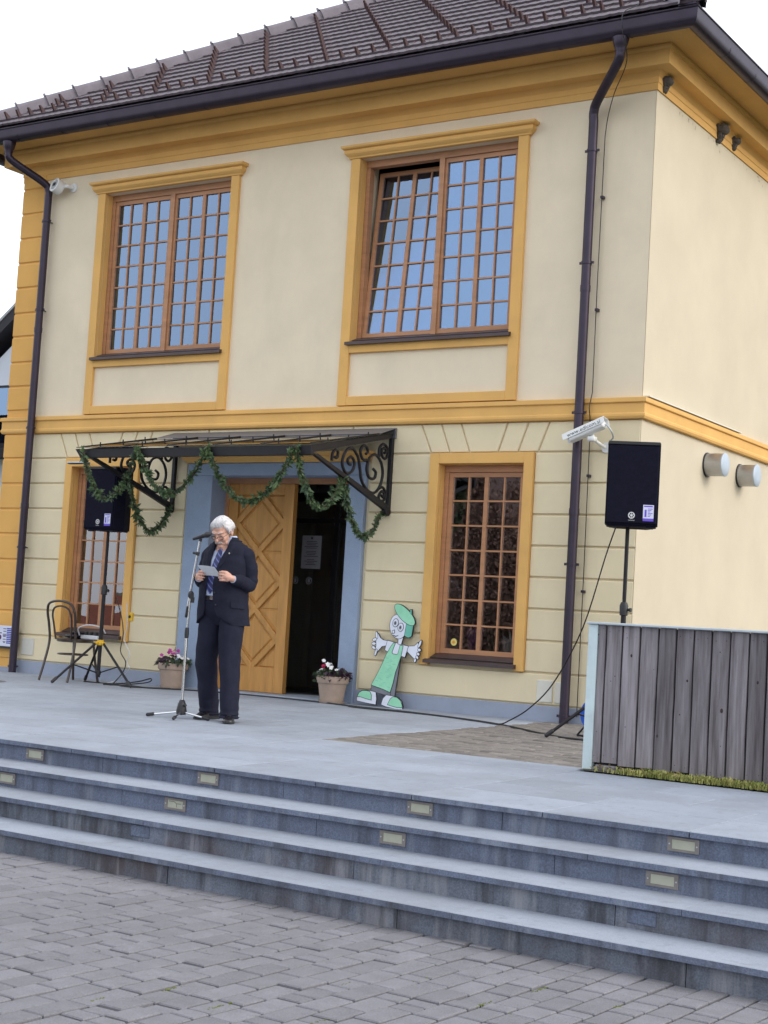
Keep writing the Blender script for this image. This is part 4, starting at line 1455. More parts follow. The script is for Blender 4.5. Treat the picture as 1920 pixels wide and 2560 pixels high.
# left set
LS = Vector((-5.99, -.66, gz(-.66)))
fl_ = [Vector((-6.142, -1.10, gz(-1.1))) - LS, Vector((-5.125, -.75, gz(-.75))) - LS, Vector((-6.62, -.28, gz(-.28))) - LS]
fl_[1] = Vector((.60, -.13, 0)); fl_[0] = Vector((-.13, -.56, 0)); fl_[2] = Vector((-.50, .33, 0))
stand(LS, 0, 1.66, 'black tripod stand with yellow leg yoke behind the bentwood chair', .455, fl_, YEL)
speaker((LS.x, LS.y, 1.722), radians(2), 'black loudspeaker hanging over the left window, partly behind the garland')
# right set
RS = Vector((.57, -1.50, gz(-1.5)))
fr_ = [Vector((-.50, -.30, 0)), Vector((.48, -.32, 0)), Vector((.03, .58, 0))]
stand(RS, 0, 1.75, 'black tripod stand mostly hidden behind the plank fence', .455, fr_, BLKPL)
speaker((RS.x + .03, RS.y, 1.79), radians(23), 'black loudspeaker above the plank fence by the building corner')

# ------------------------------------------------------------- cables
def cable(pts, r, label, m_=CABLE, name='cable', grp='black cables on the terrace', n=5):
    o = MB().tube(smooth_path(pts, n), r, 6).build(name, m_, None, 60)
    return tag(o, label, 'cable', grp)
def gp_(x, y, h=.007): return (x, y, gz(y) + h)
cable([(.52, -1.62, 1.80), (.42, -1.58, 1.55), (.17, -1.42, .95), (-.18, -1.2, .47), (-.48, -1.05, .22), (-.72, -.96, .09), gp_(-.85, -.92), gp_(-1.15, -.80), gp_(-1.5, -.66)], .006, 'thin black cable rising from the terrace to the right loudspeaker')
cable([gp_(-5.85, -.72), gp_(-5.6, -.55), gp_(-5.3, -.62), gp_(-5.0, -.42), gp_(-4.6, -.30), gp_(-4.0, -.27), gp_(-3.4, -.30), gp_(-2.9, -.42), gp_(-2.66, -.48), gp_(-2.3, -.50), gp_(-2.07, -.52), gp_(-1.38, -.70), gp_(-.83, -.95), gp_(-.3, -1.35), gp_(-.05, -1.55), gp_(.2, -1.68), gp_(.45, -1.72)], .008, 'long black cable running along the wall base from stand to stand')
cable([gp_(-2.72, -.42), gp_(-2.76, -.52), gp_(-2.5, -.60), gp_(-2.1, -.58), gp_(-1.6, -.66), gp_(-1.1, -.84), gp_(-.8, -1.0)], .006, 'black cable looping round the feet of the cutout figure')
cable([gp_(-6.3, -.55), gp_(-5.9, -.5), gp_(-5.62, -.42, .05), gp_(-5.5, -.35, .09), gp_(-5.48, -.42, .05), gp_(-5.7, -.60), gp_(-5.5, -.72), gp_(-5.25, -.52), gp_(-5.15, -.42), gp_(-5.22, -.58), gp_(-5.5, -.62)], .007, 'tangled black cable loops between the left stand and the flower pot')
cable([(-5.80, -.66, 1.0), (-5.74, -.62, .78), (-5.72, -.6, .6), (-5.76, -.58, .42), (-5.70, -.55, .3), (-5.78, -.5, .18), gp_(-5.95, -.45)], .006, 'black cable dropping beside the left stand pole')
cable([(-5.79, -.50, .95), (-5.78, -.48, .7), (-5.82, -.47, .55), (-5.70, -.50, .40), (-5.73, -.5, .30), (-5.69, -.5, .22), gp_(-5.9, -.45, .05), gp_(-6.0, -.5)], .0055, 'white cable hanging from the yellow socket by the left stand', CABLEW, 'cable', 'white cables at the chair')
# yellow coupling hanging behind the stand
yb = thing('cable_socket', 'yellow cable socket hanging in front of the left lower window', 'socket', (-5.76, -.45, .80))
MB().box(-.028, .028, -.02, .02, -.05, .045, .006).build('housing', YEL, yb)
MB().lathe([(.016, -.026), (.016, -.02)], 12, (0, 0, 0), 'Y').build('cap', BLKPL, yb)
# blue cable reel behind the fence post
cr = thing('cable_reel', 'blue cable reel half hidden behind the pale fence post', 'cable reel', (.285, -1.28, gz(-1.28)))
MB().lathe([(.14, -.05), (.145, -.045), (.145, -.035), (.09, -.03), (.09, .03), (.145, .035), (.145, .045), (.14, .05)], 28, (0, 0, .19), 'Y').build('drum', BLUEP, cr, 40)
fr2 = MB()
for y in (-.075, .075):
    fr2.tube([(-.15, y, .01), (0, y, .19), (.15, y, .01), (-.15, y, .01)], .009, 8)
fr2.build('frame', BLKMET, cr)

# ================================================================== CHAIR
ch = thing('bentwood_chair', 'dark bentwood chair with looped back facing the left window', 'chair', (-6.43, -.60, gz(-.6)))
def bent(pts, r, name, n=6):
    return MB().tube(smooth_path(pts, n), r, 10).build(name, BENT, ch, 60)
bent([(-.215, -.30, .0), (-.205, -.24, .22), (-.195, -.20, .44), (-.20, -.22, .62), (-.205, -.25, .76), (-.16, -.275, .855), (0, -.285, .885), (.16, -.275, .855), (.205, -.25, .76), (.20, -.22, .62), (.195, -.20, .44), (.205, -.24, .22), (.215, -.30, .0)], .0145, 'back_frame')
bent([(-.115, -.185, .46), (-.135, -.21, .62), (-.14, -.235, .73), (-.10, -.255, .805), (0, -.262, .83), (.10, -.255, .805), (.14, -.235, .73), (.135, -.21, .62), (.115, -.185, .46)], .011, 'inner_loop')
MB().lathe([(.001, .435), (.19, .435), (.205, .445), (.205, .468), (.195, .475), (.001, .470)], 30, (0, 0, 0)).build('seat', BENT, ch, 40)
for sx in (-1, 1):
    bent([(sx * .15, .14, .44), (sx * .165, .165, .25), (sx * .19, .21, 0)], .0145, 'leg', 4)
ring = [(.165 * cos(2 * pi * k / 24), .165 * sin(2 * pi * k / 24) - .02, .30) for k in range(24)]
MB().tube(ring, .009, 8, close=True).build('ring_stretcher', BENT, ch, 60)
# things on the seat
cu_ = thing('seat_bundle', 'black folded cloth bundle lying on the chair seat', 'bundle', (-6.44, -.55, gz(-.6) + .472))
bm_ = MB()
bm_.ell((-.03, 0, .03), (.13, .12, .032), 16)
bm_.ell((.02, .01, .075), (.12, .11, .022), 16)
bm_.build('cloth', BLKPL, cu_, 70)
ps = thing('power_strip', 'white power strip with black plugs lying on the chair seat edge', 'power strip', (-6.19, -.60, gz(-.6) + .478), radians(-12))
MB().box(-.17, .17, -.03, .03, 0, .045, .008).build('body', CABLEW, ps)
pg = MB()
for x in (-.09, -.01, .09):
    pg.box(x - .022, x + .022, -.022, .022, .0455, .085, .005)
pg.build('plug', BLKPL, ps)
cable([(-6.35, -.62, .56), (-6.33, -.66, .64), (-6.18, -.66, .68), (-6.03, -.62, .66), (-6.0, -.58, .60)], .008, 'white cable arching over the power strip on the chair', CABLEW, 'cable', 'white cables at the chair')

# ================================================================== FLOWER POTS
def pot(loc, label, flowers, s=1.0):
    t = thing('flower_pot', label, 'flower pot', loc, 0, 'terracotta pots beside the door')
    R1, H = .165 * s, .275 * s
    MB().lathe([(.115 * s, .018), (.118 * s, .02), (.145 * s, .19 * s), (.149 * s, .20 * s), (.160 * s, .205 * s), (R1, .215 * s), (R1 + .004, H - .01), (R1, H), (R1 - .014, H), (R1 - .018, H - .03), (.02, H - .035)], 32).build('pot', TERRA, t, 35)
    MB().lathe([(.10 * s, 0), (.128 * s, .004), (.138 * s, .026), (.131 * s, .026), (.12 * s, .012), (.02, .012)], 30).build('saucer', TERRA, t, 40)
    MB().lathe([(R1 - .02, H - .034), (.001, H - .02)], 24).build('soil', SOIL, t)
    lv = {LEAFD: MB(), LEAFP: MB()}
    r_ = random.Random(int(loc[0] * 100))
    for k in range(230):
        a = r_.uniform(0, 2 * pi); rr = (R1 + .03) * sqrt(r_.random())
        zz = H - .02 + r_.uniform(0, .10) * (1.15 - rr / (R1 + .03) * .6)
        x, y = rr * cos(a), rr * sin(a)
        m_ = LEAFP if (x * flowers['pside'] > -.02) and r_.random() < .8 else LEAFD
        if r_.random() < .1 and rr > R1 * .8: zz -= .05
        M_ = Matrix.Translation((x, y, zz)) @ Euler((r_.gauss(0, .6), r_.gauss(0, .6), a)).to_matrix().to_4x4()
        l, w = r_.uniform(.022, .038), r_.uniform(.012, .02)
        lv[m_].join(MB().add([(-l, 0, 0), (-l * .2, -w, .005), (l, 0, -.008), (-l * .2, w, .005)], [(0, 1, 2), (0, 2, 3)]).xf(M_))
    lv[LEAFD].build('foliage', LEAFD, t, kind='stuff')
    lv[LEAFP].build('foliage', LEAFP, t, kind='stuff')
    for (x, y, z, c, n_) in flowers['f']:
        for j in range(n_):
            p = Vector((x + r_.gauss(0, .028), y + r_.gauss(0, .028), z + r_.gauss(0, .012)))
            b_ = MB()
            fd = Euler((r_.uniform(.3, 1.2), r_.gauss(0, .4), r_.gauss(.6, .5))).to_matrix()
            for q in range(5):
                a = 2 * pi * q / 5
                d = Vector((cos(a), sin(a), 0)); e = Vector((-sin(a), cos(a), 0))
                vs = [Vector((0, 0, 0)), d * .012 - e * .011 + Vector((0, 0, .004)), d * .025 + Vector((0, 0, .002)), d * .012 + e * .011 + Vector((0, 0, .004))]
                b_.add([p + fd @ v for v in vs], [(0, 1, 2, 3)])
            b_.ell(p + fd @ Vector((0, 0, .004)), (.004, .004, .004), 6)
            b_.build('blossom', c, t)
    return t
pot((-5.29, -.235, gz(-.24)), 'terracotta pot with magenta and white flowers left of the door', {'pside': -1, 'f': [(.02, -.02, .40, PINK, 9), (-.05, 0, .385, PINK, 4), (.10, -.03, .35, WPET, 6), (.14, -.02, .325, WPET, 2), (-.10, -.03, .335, PINK, 2)]})
pot((-3.155, -.24, gz(-.24)), 'terracotta pot with white and crimson flowers right of the door', {'pside': 1, 'f': [(-.06, -.02, .40, WPET, 4), (-.02, -.04, .365, WPET, 3), (-.11, -.02, .375, RPET, 4), (-.09, -.08, .32, WPET, 3), (.04, -.03, .33, WPET, 1), (.10, 0, .34, LEAFP, 3)]})

# ================================================================== PAINTED CUTOUT FIGURE (a plain painted gardener, no known character)
cf = thing('cutout_figure', 'painted plywood cutout of a figure in green beret and apron leaning on the wall', 'cutout figure', (0, 0, 0))
CG = mat('paint_green', (.25, .62, .40), .55, .07, 9, c2=(.32, .68, .46))
CGH = mat('paint_teal', (.12, .42, .32), .55, .07, 9)
CWH = mat('paint_white', (.66, .69, .78), .55, .04, 9)
CGR = mat('paint_grey', (.17, .18, .21), .6, .1, 9)
CBK = mat('paint_outline', (.016, .016, .022), .6, .1, 9)
ZB, ZT = .04, 1.08
def cyp(z): return -.155 + .13 * (z - ZB) / (ZT - ZB)
def cp_(u, w):                 # figure drawing: 0..1000 wide, 0..1000 high (y down) -> facade
    return (-2.905 + u * .00069, 1.075 - w * .00104)
def layer(poly, m_, name, lift, outline=True, parent=cf):
    P2 = [cp_(*p) for p in poly]
    def fn(a, b, d): return (a, cyp(b) - d, b)
    area = sum(P2[i][0] * P2[(i + 1) % len(P2)][1] - P2[(i + 1) % len(P2)][0] * P2[i][1] for i in range(len(P2)))
    if outline:
        ins = inset(P2, -.0055)
        MB().prism(ins, fn, -.012 + lift * .5, lift).build('outline', CBK, parent)
    MB().prism(P2, fn, lift, lift + .0012).build(name, m_, parent)
def ov(cx, cy, rx, ry, n=20, a0=0, a1=2 * pi, rot=0):
    out = []
    for k in range(n):
        a = a0 + (a1 - a0) * k / n
        x, y = rx * cos(a), ry * sin(a)
        out.append((cx + x * cos(rot) - y * sin(rot), cy + x * sin(rot) + y * cos(rot)))
    return out
# legs
layer([(227, 785), (560, 785), (570, 880), (520, 868), (440, 862), (330, 850), (227, 838)], CGR, 'trousers', .002)
layer([(600, 500), (662, 500), (640, 880), (585, 872), (560, 800)], CGR, 'trouser_side', .0025)
# shoes
layer([(0, 915), (15, 875), (70, 845), (140, 838), (235, 842), (315, 850), (338, 915), (335, 965), (180, 958), (5, 945)], CWH, 'shoe', .004)
layer([(8, 903), (28, 868), (80, 846), (150, 843), (215, 850), (245, 880), (252, 925), (150, 915), (60, 903)], CG, 'shoe_cap', .0065, True)
layer([(440, 945), (455, 905), (500, 868), (610, 872), (700, 880), (770, 912), (804, 965), (800, 1000), (640, 985), (520, 975), (440, 962)], CWH, 'shoe', .004)
layer([(548, 955), (580, 905), (620, 880), (690, 882), (755, 910), (790, 950), (795, 972), (700, 972), (600, 962)], CG, 'shoe_cap', .0065, True)
# arms and hands
layer([(190, 285), (225, 280), (270, 320), (335, 342), (405, 345), (400, 390), (320, 402), (270, 440), (235, 470), (215, 455), (222, 400), (205, 340)], CWH, 'arm', .003)
for (x, y, rx, ry, ro) in ((180, 340, 34, 13, -.15), (175, 380, 34, 13, 0), (182, 420, 32, 12, .25), (228, 465, 14, 34, .3), (205, 295, 16, 36, -.5)):
    layer(ov(x, y, rx, ry, 14, rot=ro), CWH, 'finger', .0045)
layer([(770, 385), (880, 378), (930, 345), (950, 380), (955, 440), (925, 510), (880, 490), (770, 435)], CWH, 'arm', .003)
for (x, y, rx, ry, ro) in ((968, 412, 26, 13, .1), (958, 452, 24, 12, .25), (948, 485, 22, 12, .4), (965, 355, 16, 40, .5), (918, 515, 14, 18, .2)):
    layer(ov(x, y, rx, ry, 14, rot=ro), CWH, 'finger', .0045)
# shirt and apron
layer([(408, 342), (560, 360), (700, 378), (775, 385), (738, 490), (660, 480), (640, 560), (500, 560), (440, 450), (385, 435)], CWH, 'shirt', .005)
layer([(520, 362), (545, 365), (508, 450), (520, 468), (600, 475), (620, 462), (640, 380), (685, 384), (672, 480), (630, 600), (610, 640), (590, 750), (560, 836), (440, 812), (227, 781), (330, 640), (420, 480), (480, 400)], CG, 'apron', .008)
ap = MB()
for k in range(24):
    w = 490 + k * 13
    f = (w - 480) / 330.0
    u = 440 - 170 * f + rng.random() * (170 + 90 * f)
    x, z = cp_(u, w)
    ap.box(x - .016, x + .016, cyp(z) - .0104, cyp(z) - .0093, z - .0013, z + .0013)
ap.build('apron_stroke', CGH, cf)
# head: a plain round face with beret and bobbed hair
layer([(590, 290), (670, 300), (650, 372), (600, 366)], CWH, 'neck', .0075)
layer(ov(565, 200, 150, 112, 26, rot=.35), CWH, 'face', .009)
layer([(705, 165), (820, 180), (810, 285), (775, 300), (735, 296), (695, 285), (700, 225)], CGH, 'hair', .011)
layer(ov(655, 82, 205, 60, 28, rot=.42), CG, 'beret', .0125)
layer([(745, 30), (765, 30), (772, 75), (745, 72)], CGH, 'beret_stalk', .0135)
for (u, w) in ((515, 165), (612, 205)):
    layer(ov(u, w, 44, 38, 18), CWH, 'eye', .0135)
    layer(ov(u - 2, w + 3, 22, 20, 14), CGR, 'iris', .016, False)
    layer(ov(u - 2, w + 3, 9, 8, 10), CBK, 'pupil', .018, False)
layer([(480, 245), (508, 238), (516, 262), (488, 268)], CWH, 'nose', .0135)
layer([(500, 283), (540, 292), (590, 284), (588, 290), (540, 300), (498, 290)], CBK, 'mouth', .0125, False)

# ================================================================== FENCE
fe = thing('plank_fence', 'weathered grey vertical plank fence with pale metal post and cap', 'fence', (0, -3.9, 0))
MB().box(1.380, 1.446, -.004, .062, .0, .962, .004).build('post', mat('pale_metal_post', (.52, .62, .64), .55, .1, 5, .15, 90, metal=.15,
    stain=[((.35, .42, .43), (1, 1, 1), 6, .5, .75, .5)]), fe)
MB().box(1.371, 5.6, -.02, .115, .963, .978, .003).build('cap', ZINC, fe)
edges = [1.449, 1.503, 1.620, 1.743, 1.871, 1.992, 2.112, 2.232, 2.353, 2.476, 2.592]
while edges[-1] < 5.5: edges.append(edges[-1] + .1215)
rf = random.Random(5)
for i in range(len(edges) - 1):
    a, b = edges[i] + .0054, edges[i + 1] - .0054
    if i == 0: a = 1.4475
    zb = .052 - .014 * (edges[i] - 1.45) + rf.gauss(0, .004)
    if i < 2: zb += .012
    th = .0225
    dy = .012 + rf.gauss(0, .0022)
    mb = MB()
    # a slightly cupped, chamfered board with a little bow
    n = 9
    prof = [(a, dy + .004), (a + .004, dy), ((a + b) / 2, dy + rf.gauss(.0, .0012)), (b - .004, dy), (b, dy + .004), (b, dy + th), (a, dy + th)]
    vs = []
    ph, am = rf.uniform(0, 6), rf.uniform(.0004, .0016)
    for k in range(n):
        z = zb + (.962 - zb) * k / (n - 1)
        sx = am * sin(ph + z * 4)
        e0, e1 = rf.gauss(0, .0008), rf.gauss(0, .0008)
        for j, (x, y) in enumerate(prof):
            vs.append((x + sx + (e0 if j in (0, 1, 6) else e1 if j in (3, 4, 5) else 0), y, z))
    m_ = len(prof)
    fs = []
    for k in range(n - 1):
        for j in range(m_):
            fs.append((k * m_ + j, k * m_ + (j + 1) % m_, (k + 1) * m_ + (j + 1) % m_, (k + 1) * m_ + j))
    fs += [tuple(range(m_))[::-1], tuple((n - 1) * m_ + j for j in range(m_))]
    mb.add(vs, fs)
    # put the board's own origin at its foot so that the grain differs from board to board
    cx = (a + b) / 2
    mb.xf(Matrix.Translation((-cx, 0, -zb)))
    pk = mb.build('plank', FENCE, fe, loc=(cx, 0, zb))
    kn = MB()
    for q in range(rf.choice((0, 1, 1, 2, 2, 3))):
        u, w = rf.uniform(-.04, .04), rf.uniform(.1, .85)
        r_ = rf.choice((.003, .004, .007, .010))
        kn.ell((u, dy + .0006, w), (r_, .0016, r_ * rf.uniform(1.0, 1.6)), 8)
    for (u, w) in ((-.036, .035), (.036, .03), (-.035, .86), (.035, .865)):
        if i == 0: u *= .4
        kn.ell((u + rf.gauss(0, .003), dy + .0006, w + rf.gauss(0, .006)), (.003, .0014, .0035), 6)
    if kn.v:
        kn.build('knot', KNOT, pk)
MB().box(1.447, 5.6, .046, .058, .03, .958).build('backing_board', DARK, fe)
MB().box(1.45, 5.6, .060, .095, .16, .22).build('rail', FENCE, fe)
MB().box(1.45, 5.6, .060, .095, .80, .86).build('rail', FENCE, fe)
for x in (3.4, 5.4):
    MB().box(x, x + .06, .096, .150, -.05, .96).build('rear_post', GALV, fe)
wbk = MB().box(1.47, 1.62, -3.905, -3.83, .004, .045, .008)
wbk.build('wooden_offcut', FENCE, None, label='short pale wooden block lying under the fence by its post', cat='wood block')

# ================================================================== CCTV
cc = thing('security_camera', 'white bullet security camera with lettered hood on the front wall above the right downspout', 'camera', (-.40, -.30, 2.80))
ax = Vector((.372, .0, .148)).normalized()
zz = Vector((-.37, 0, .93)).normalized()
def cam_m():
    M_ = Matrix.Identity(4)
    yv = zz.cross(ax)
    for i in range(3):
        M_[i][0], M_[i][1], M_[i][2] = ax[i], yv[i], zz[i]
    return M_ @ Matrix.Rotation(radians(-12), 4, 'X')
body = link('housing_group', None, cc)
body.name = 'housing'
body.matrix_local = cam_m()
MB().box(-.20, .17, -.042, .042, -.045, .035, .010).build('shell', WHITEP, body)
hd2 = MB()
hd2.prism([(-.055, -.02), (-.055, .038), (-.045, .047), (.045, .047), (.055, .038), (.055, -.02), (.050, -.02), (.050, .036), (.043, .042), (-.043, .042), (-.050, .036), (-.050, -.02)], lambda a, b, d: (d, a, b), -.25, .195)
hd2.build('sun_hood', WHITEP, body)
MB().lathe([(.030, -.203), (.030, -.198)], 18, (0, 0, -.004), 'X').build('lens', BLKPL, body)
tm = text_mesh('www.edicom.si', .058, .0004)
tm.materials.append(mat('lettering_dark', (.03, .035, .05), .6, .1, 10))
link('lettering', tm, body, loc=(-.02, -.0560, .006), rot=(pi / 2, 0, 0))
ar = MB()
ar.tube([(0.03, .02, -.04), (.04, .09, -.095), (.06, .25, -.13)], .016, 10)
ar.lathe([(.05, 0), (.05, .012)], 18, (.06, .283, -.13), 'Y')
ar.box(.0, .07, -.02, .06, -.105, -.06, .006)
ar.build('bracket_arm', WHITEP, cc, 50)
MB().tube(smooth_path([(.155, .01, .05), (.20, .0, .03), (.225, .03, -.02), (.21, .1, -.06), (.14, .2, -.075), (.09, .27, -.10)], 5), .008, 8).build('cable', GALV, cc, 60)
# round camera by the left downspout
rc = thing('round_floodlight', 'round white lamp fixed high beside the left downspout', 'wall lamp', (-7.66, -.12, 5.955))
hr = link('head', None, rc)
hr.rotation_euler = (radians(-18), 0, radians(-14))
hr.location = (-.06, -.02, 0)
MB().lathe([(.05, .07), (.088, .05), (.092, -.02), (.092, -.045), (.080, -.05), (.078, -.042)], 28, (0, 0, 0), 'Y').build('housing', WHITEP, hr, 40)
MB().lathe([(.077, -.041), (.02, -.047)], 24, (0, 0, 0), 'Y').build('lens', mat('lamp_lens', (.42, .45, .46), .25, .1, 20), hr, 40)
MB().box(-.03, .03, -.052, -.046, -.02, .025, .003).build('sensor', BLKPL, hr)
k_ = MB().tube([(-.02, .0, 0), (.07, .03, .0), (.085, .10, 0)], .022, 10)
k_.lathe([(.055, .10), (.055, .122)], 20, (.09, 0, 0), 'Y')
k_.build('bracket', WHITEP, rc, 40)

# ================================================================== BOARD AT THE LEFT EDGE
bd = thing('notice_board', 'white board with red square and blue printed list on the left quoins', 'notice board', (-8.12, -.10, .475))
MB().box(-.17, .178, -.012, .012, -.125, .122, .003).build('board', mat('board_white', (.60, .62, .74), .4, .04, 8), bd)
MB().box(-.17, -.035, -.0135, -.0121, .055, .118).build('red_square', mat('board_red', (.55, .02, .03), .5, .05, 10), bd)
bl = MB()
for k in range(9):
    z = .095 - k * .0215
    bl.box(.095, .172, -.0135, -.0121, z - .014, z)
bl.build('blue_list', mat('board_blue', (.035, .045, .35), .5, .1, 40), bd)
pr_ = MB()
for z, w in ((.08, .028), (.05, .025), (.015, .03), (.0, .03), (-.012, .024), (-.045, .025), (-.075, .022), (-.085, .012)):
    pr_.box(.06 - w, .06 + w, -.0135, -.0121, z, z + .008)
pr_.box(-.06, .01, -.0135, -.0121, .026, .038)
pr_.build('print', INK, bd)
MB().lathe([(.030, -.0135), (.030, -.0121)], 18, (-.02, 0, -.02), 'Y').build('round_logo', mat('board_purple', (.10, .02, .09), .5, .1, 10), bd)
MB().box(-.16, .16, .0121, .075, -.115, .112).build('batten', BLKPL, bd)
MB().box(-.165, .17, -.008, .075, -.150, -.126).build('ledge', BLKPL, bd)

# ================================================================== SURROUNDINGS
nb = thing('neighbour_house', 'white neighbouring house with dark roof and balcony beyond the left corner', 'house', (-16.5, 10.3, ZP))
WH = mat('white_render', (.62, .66, .74), .9, .05, .8)
DW = mat('dark_timber', (.018, .016, .024), .7, .3, 3)
SL = .75
gpoly = [(-6.0, 0), (4.0, 0), (4.0, 9.0 - 3.0), (0, 9.0 + .3), (-6.0, 9.3 - 6 * SL)]
MB().prism(gpoly, XZ, 0, 12).build('wall', WH, nb)
rp = MB()
rp.prism([(-7.2, 9.62 - 7.2 * SL), (0, 9.62), (0, 9.87), (-7.2, 9.87 - 7.2 * SL)], XZ, -.28, 12.5)
rp.prism([(0, 9.62), (4.8, 9.62 - 4.8 * SL), (4.8, 9.87 - 4.8 * SL), (0, 9.87)], XZ, -.28, 12.5)
rp.build('roof', DW, nb)
vp = MB().prism([(-7.25, 9.88 - 7.25 * SL), (0, 9.88), (0, 9.95), (-7.25, 9.95 - 7.25 * SL)], XZ, -.30, 12.5)
vp.build('verge', mat('verge_grey', (.35, .36, .38), .7, .1, 4), nb)
MB().box(-6.0, -2.75, -1.25, -.001, 4.55, 4.75).build('balcony_floor', DW, nb)
for k in range(22):
    x = -5.95 + k * .148
    MB().box(x, x + .125, -1.25, -1.22, 4.75, 5.62).build('baluster_board', DW, nb)
MB().box(-6.0, -2.72, -1.28, -1.20, 5.63, 5.72).build('balcony_rail', DW, nb)
wn = MB().box(-3.6, -2.82, -.05, .0, 4.76, 6.18).build('window', DW, nb)
MB().box(-3.55, -2.87, -.055, -.051, 4.9, 6.12).build('pane', GLASS, wn)
MB().box(-5.5, -3.3, -.05, 0, .6, 3.0).build('door', DW, nb)

# a tree and a row house across the square, behind the viewer: the window panes mirror them
tr = thing('autumn_tree', 'brown leaved autumn tree across the square', 'tree', (-12.2, -19.5, ZP))
tk = MB()
rt_ = random.Random(9)
tk.tube([(0, 0, -.1), (.05, 0, 1.2), (0, .1, 2.6), (.1, .1, 5.0)], [.22, .17, .13, .04], 10)
tips = []
for k in range(40):
    a = rt_.uniform(0, 6.28); z = rt_.uniform(.5, 4.4); l = rt_.uniform(1.1, 2.4) * (1.1 - .12 * z)
    p = Vector((0, 0, z)); q = p + Vector((cos(a) * l * .5, sin(a) * l * .5, l * .35)); e = p + Vector((cos(a) * l, sin(a) * l, l * .6))
    tk.tube([p, q, e], [.06, .04, .012], 6)
    tips += [q, e, (q + e) / 2, p.lerp(q, .6)]
tk.build('trunk', mat('bark', (.09, .065, .05), .9, .3, 6, .6, 30), tr, 60)
cw = MB()
for k in range(26000):
    c = rt_.choice(tips) + Vector((rt_.gauss(0, .42), rt_.gauss(0, .42), rt_.gauss(0, .36)))
    M_ = Matrix.Translation(c) @ Euler((rt_.uniform(0, 6), rt_.uniform(0, 6), rt_.uniform(0, 6))).to_matrix().to_4x4()
    l = rt_.uniform(.04, .075)
    cw.add([M_ @ Vector(q) for q in ((-l, 0, 0), (0, -l * .5, .01), (l, 0, 0), (0, l * .5, .01))], [(0, 1, 2, 3)])
cw.build('crown', mat('autumn_leaf', (.12, .062, .042), .8, .4, 5, c2=(.27, .17, .13)), tr, kind='stuff')
hh = thing('street_house', 'white house with red tiled roof across the square', 'house', (-52.0, -47.0, ZP - 5.1))
MB().box(-7, 7, -5, 5, 0, 3.4).build('wall', mat('house_white', (.66, .64, .60), .9, .05, 1), hh)
MB().prism([(-5.6, 3.3), (5.6, 3.3), (0, 6.4)], lambda a, b, d: (d, a, b), -7.4, 7.4).build('roof', mat('red_tile', (.26, .075, .04), .8, .2, 3), hh)
for x in (-5, -2, 2, 5):
    f = MB().box(x - .6, x + .6, 5.0, 5.05, 1.0, 2.5).build('window', WOODF, hh)
    MB().box(x - .5, x + .5, 5.051, 5.056, 1.1, 2.4).build('pane', GLASS, f)

bh = thing('backdrop_house', 'brown house added behind the autumn tree as a backdrop for the window reflection', 'house', (-17.5, -29.0, ZP))  # added out of view so the lower right panes mirror brown, not sky
MB().box(-6, 6, -4, 4, 0, 4.6).build('wall', mat('house_brown', (.16, .11, .085), .9, .12, 1), bh)
MB().prism([(-4.6, 4.5), (4.6, 4.5), (0, 7.2)], lambda a, b, d: (d, a, b), -6.4, 6.4).build('roof', mat('brown_tile', (.10, .06, .05), .8, .2, 3), bh)
for x in (-4, -1.4, 1.4, 4):
    f = MB().box(x - .5, x + .5, 4.0, 4.05, 1.2, 2.6).build('window', WOODF, bh)
    MB().box(x - .42, x + .42, 4.051, 4.056, 1.3, 2.5).build('pane', GLASSL, f)
# ================================================================== PERSON
SKIN = mat('skin', (.50, .27, .20), .55, .10, 30, .12, 300, c2=(.58, .33, .25))
SKIN.node_tree.nodes['Principled BSDF'].inputs['Subsurface Weight'].default_value = .08
SUIT = mat('suit_cloth', (.013, .014, .027), .9, .18, 14, .35, 900, coord='obj', spec=.2)
TROU = mat('trouser_cloth', (.013, .014, .028), .9, .18, 14, .35, 900, coord='obj', spec=.2)
SHIRT = mat('shirt_cloth', (.44, .50, .66), .85, .04, 20, .2, 600)
HAIR = mat('white_hair', (.56, .54, .54), .6, .22, 60, .8, 160, stretch=(1.4, .35, 1.4), coord='obj', c2=(.74, .72, .73))
MOUST = mat('moustache_hair', (.50, .44, .42), .8, .25, 120, .5, 400)
SHOE = mat('black_leather', (.012, .011, .014), .25, .2, 20, .15, 200)
LIP = mat('lip', (.33, .12, .11), .6, .1, 40)
PX, PY = -2.275, -3.20
GZ = gz(PY)
body = MB()
# ---- head in its own frame (facing -y), then tipped forward
HM_ = Matrix.Translation((0.0, -.082, 1.556)) @ Matrix.Rotation(radians(5), 4, 'Z') @ Matrix.Rotation(radians(30), 4, 'X')
head = MB()
head.ell((0, .012, .035), (.076, .096, .087), 28)
head.ell((0, -.028, -.025), (.064, .069, .085), 24)
head.ell((0, -.032, -.072), (.056, .056, .042), 20)
head.ell((0, -.02, -.10), (.045, .05, .030), 16)
head.ell((0, -.078, -.096), (.024, .018, .019), 14)
for s in (-1, 1):
    head.ell((s * .037, -.066, -.032), (.024, .023, .030), 14)
    head.ell((s * .079, .010, -.012), (.010, .022, .034), 14, Euler((radians(-12), 0, radians(s * 18))).to_matrix())
    head.ell((s * .0115, -.103, -.034), (.0095, .010, .008), 10)
    head.ell((s * .031, -.0765, .004), (.0145, .0115, .0115), 12)
    head.ell((s * .045, -.048, -.075), (.018, .02, .022), 12)
head.tube([(-.05, -.066, .026), (-.028, -.086, .030), (0, -.089, .022), (.028, -.086, .030), (.05, -.066, .026)], [.010, .013, .012, .013, .010], 10, round_cap=True)
head.tube([(0, -.088, .018), (0, -.101, -.008), (0, -.113, -.032)], [.009, .0115, .0145], 10, round_cap=True)
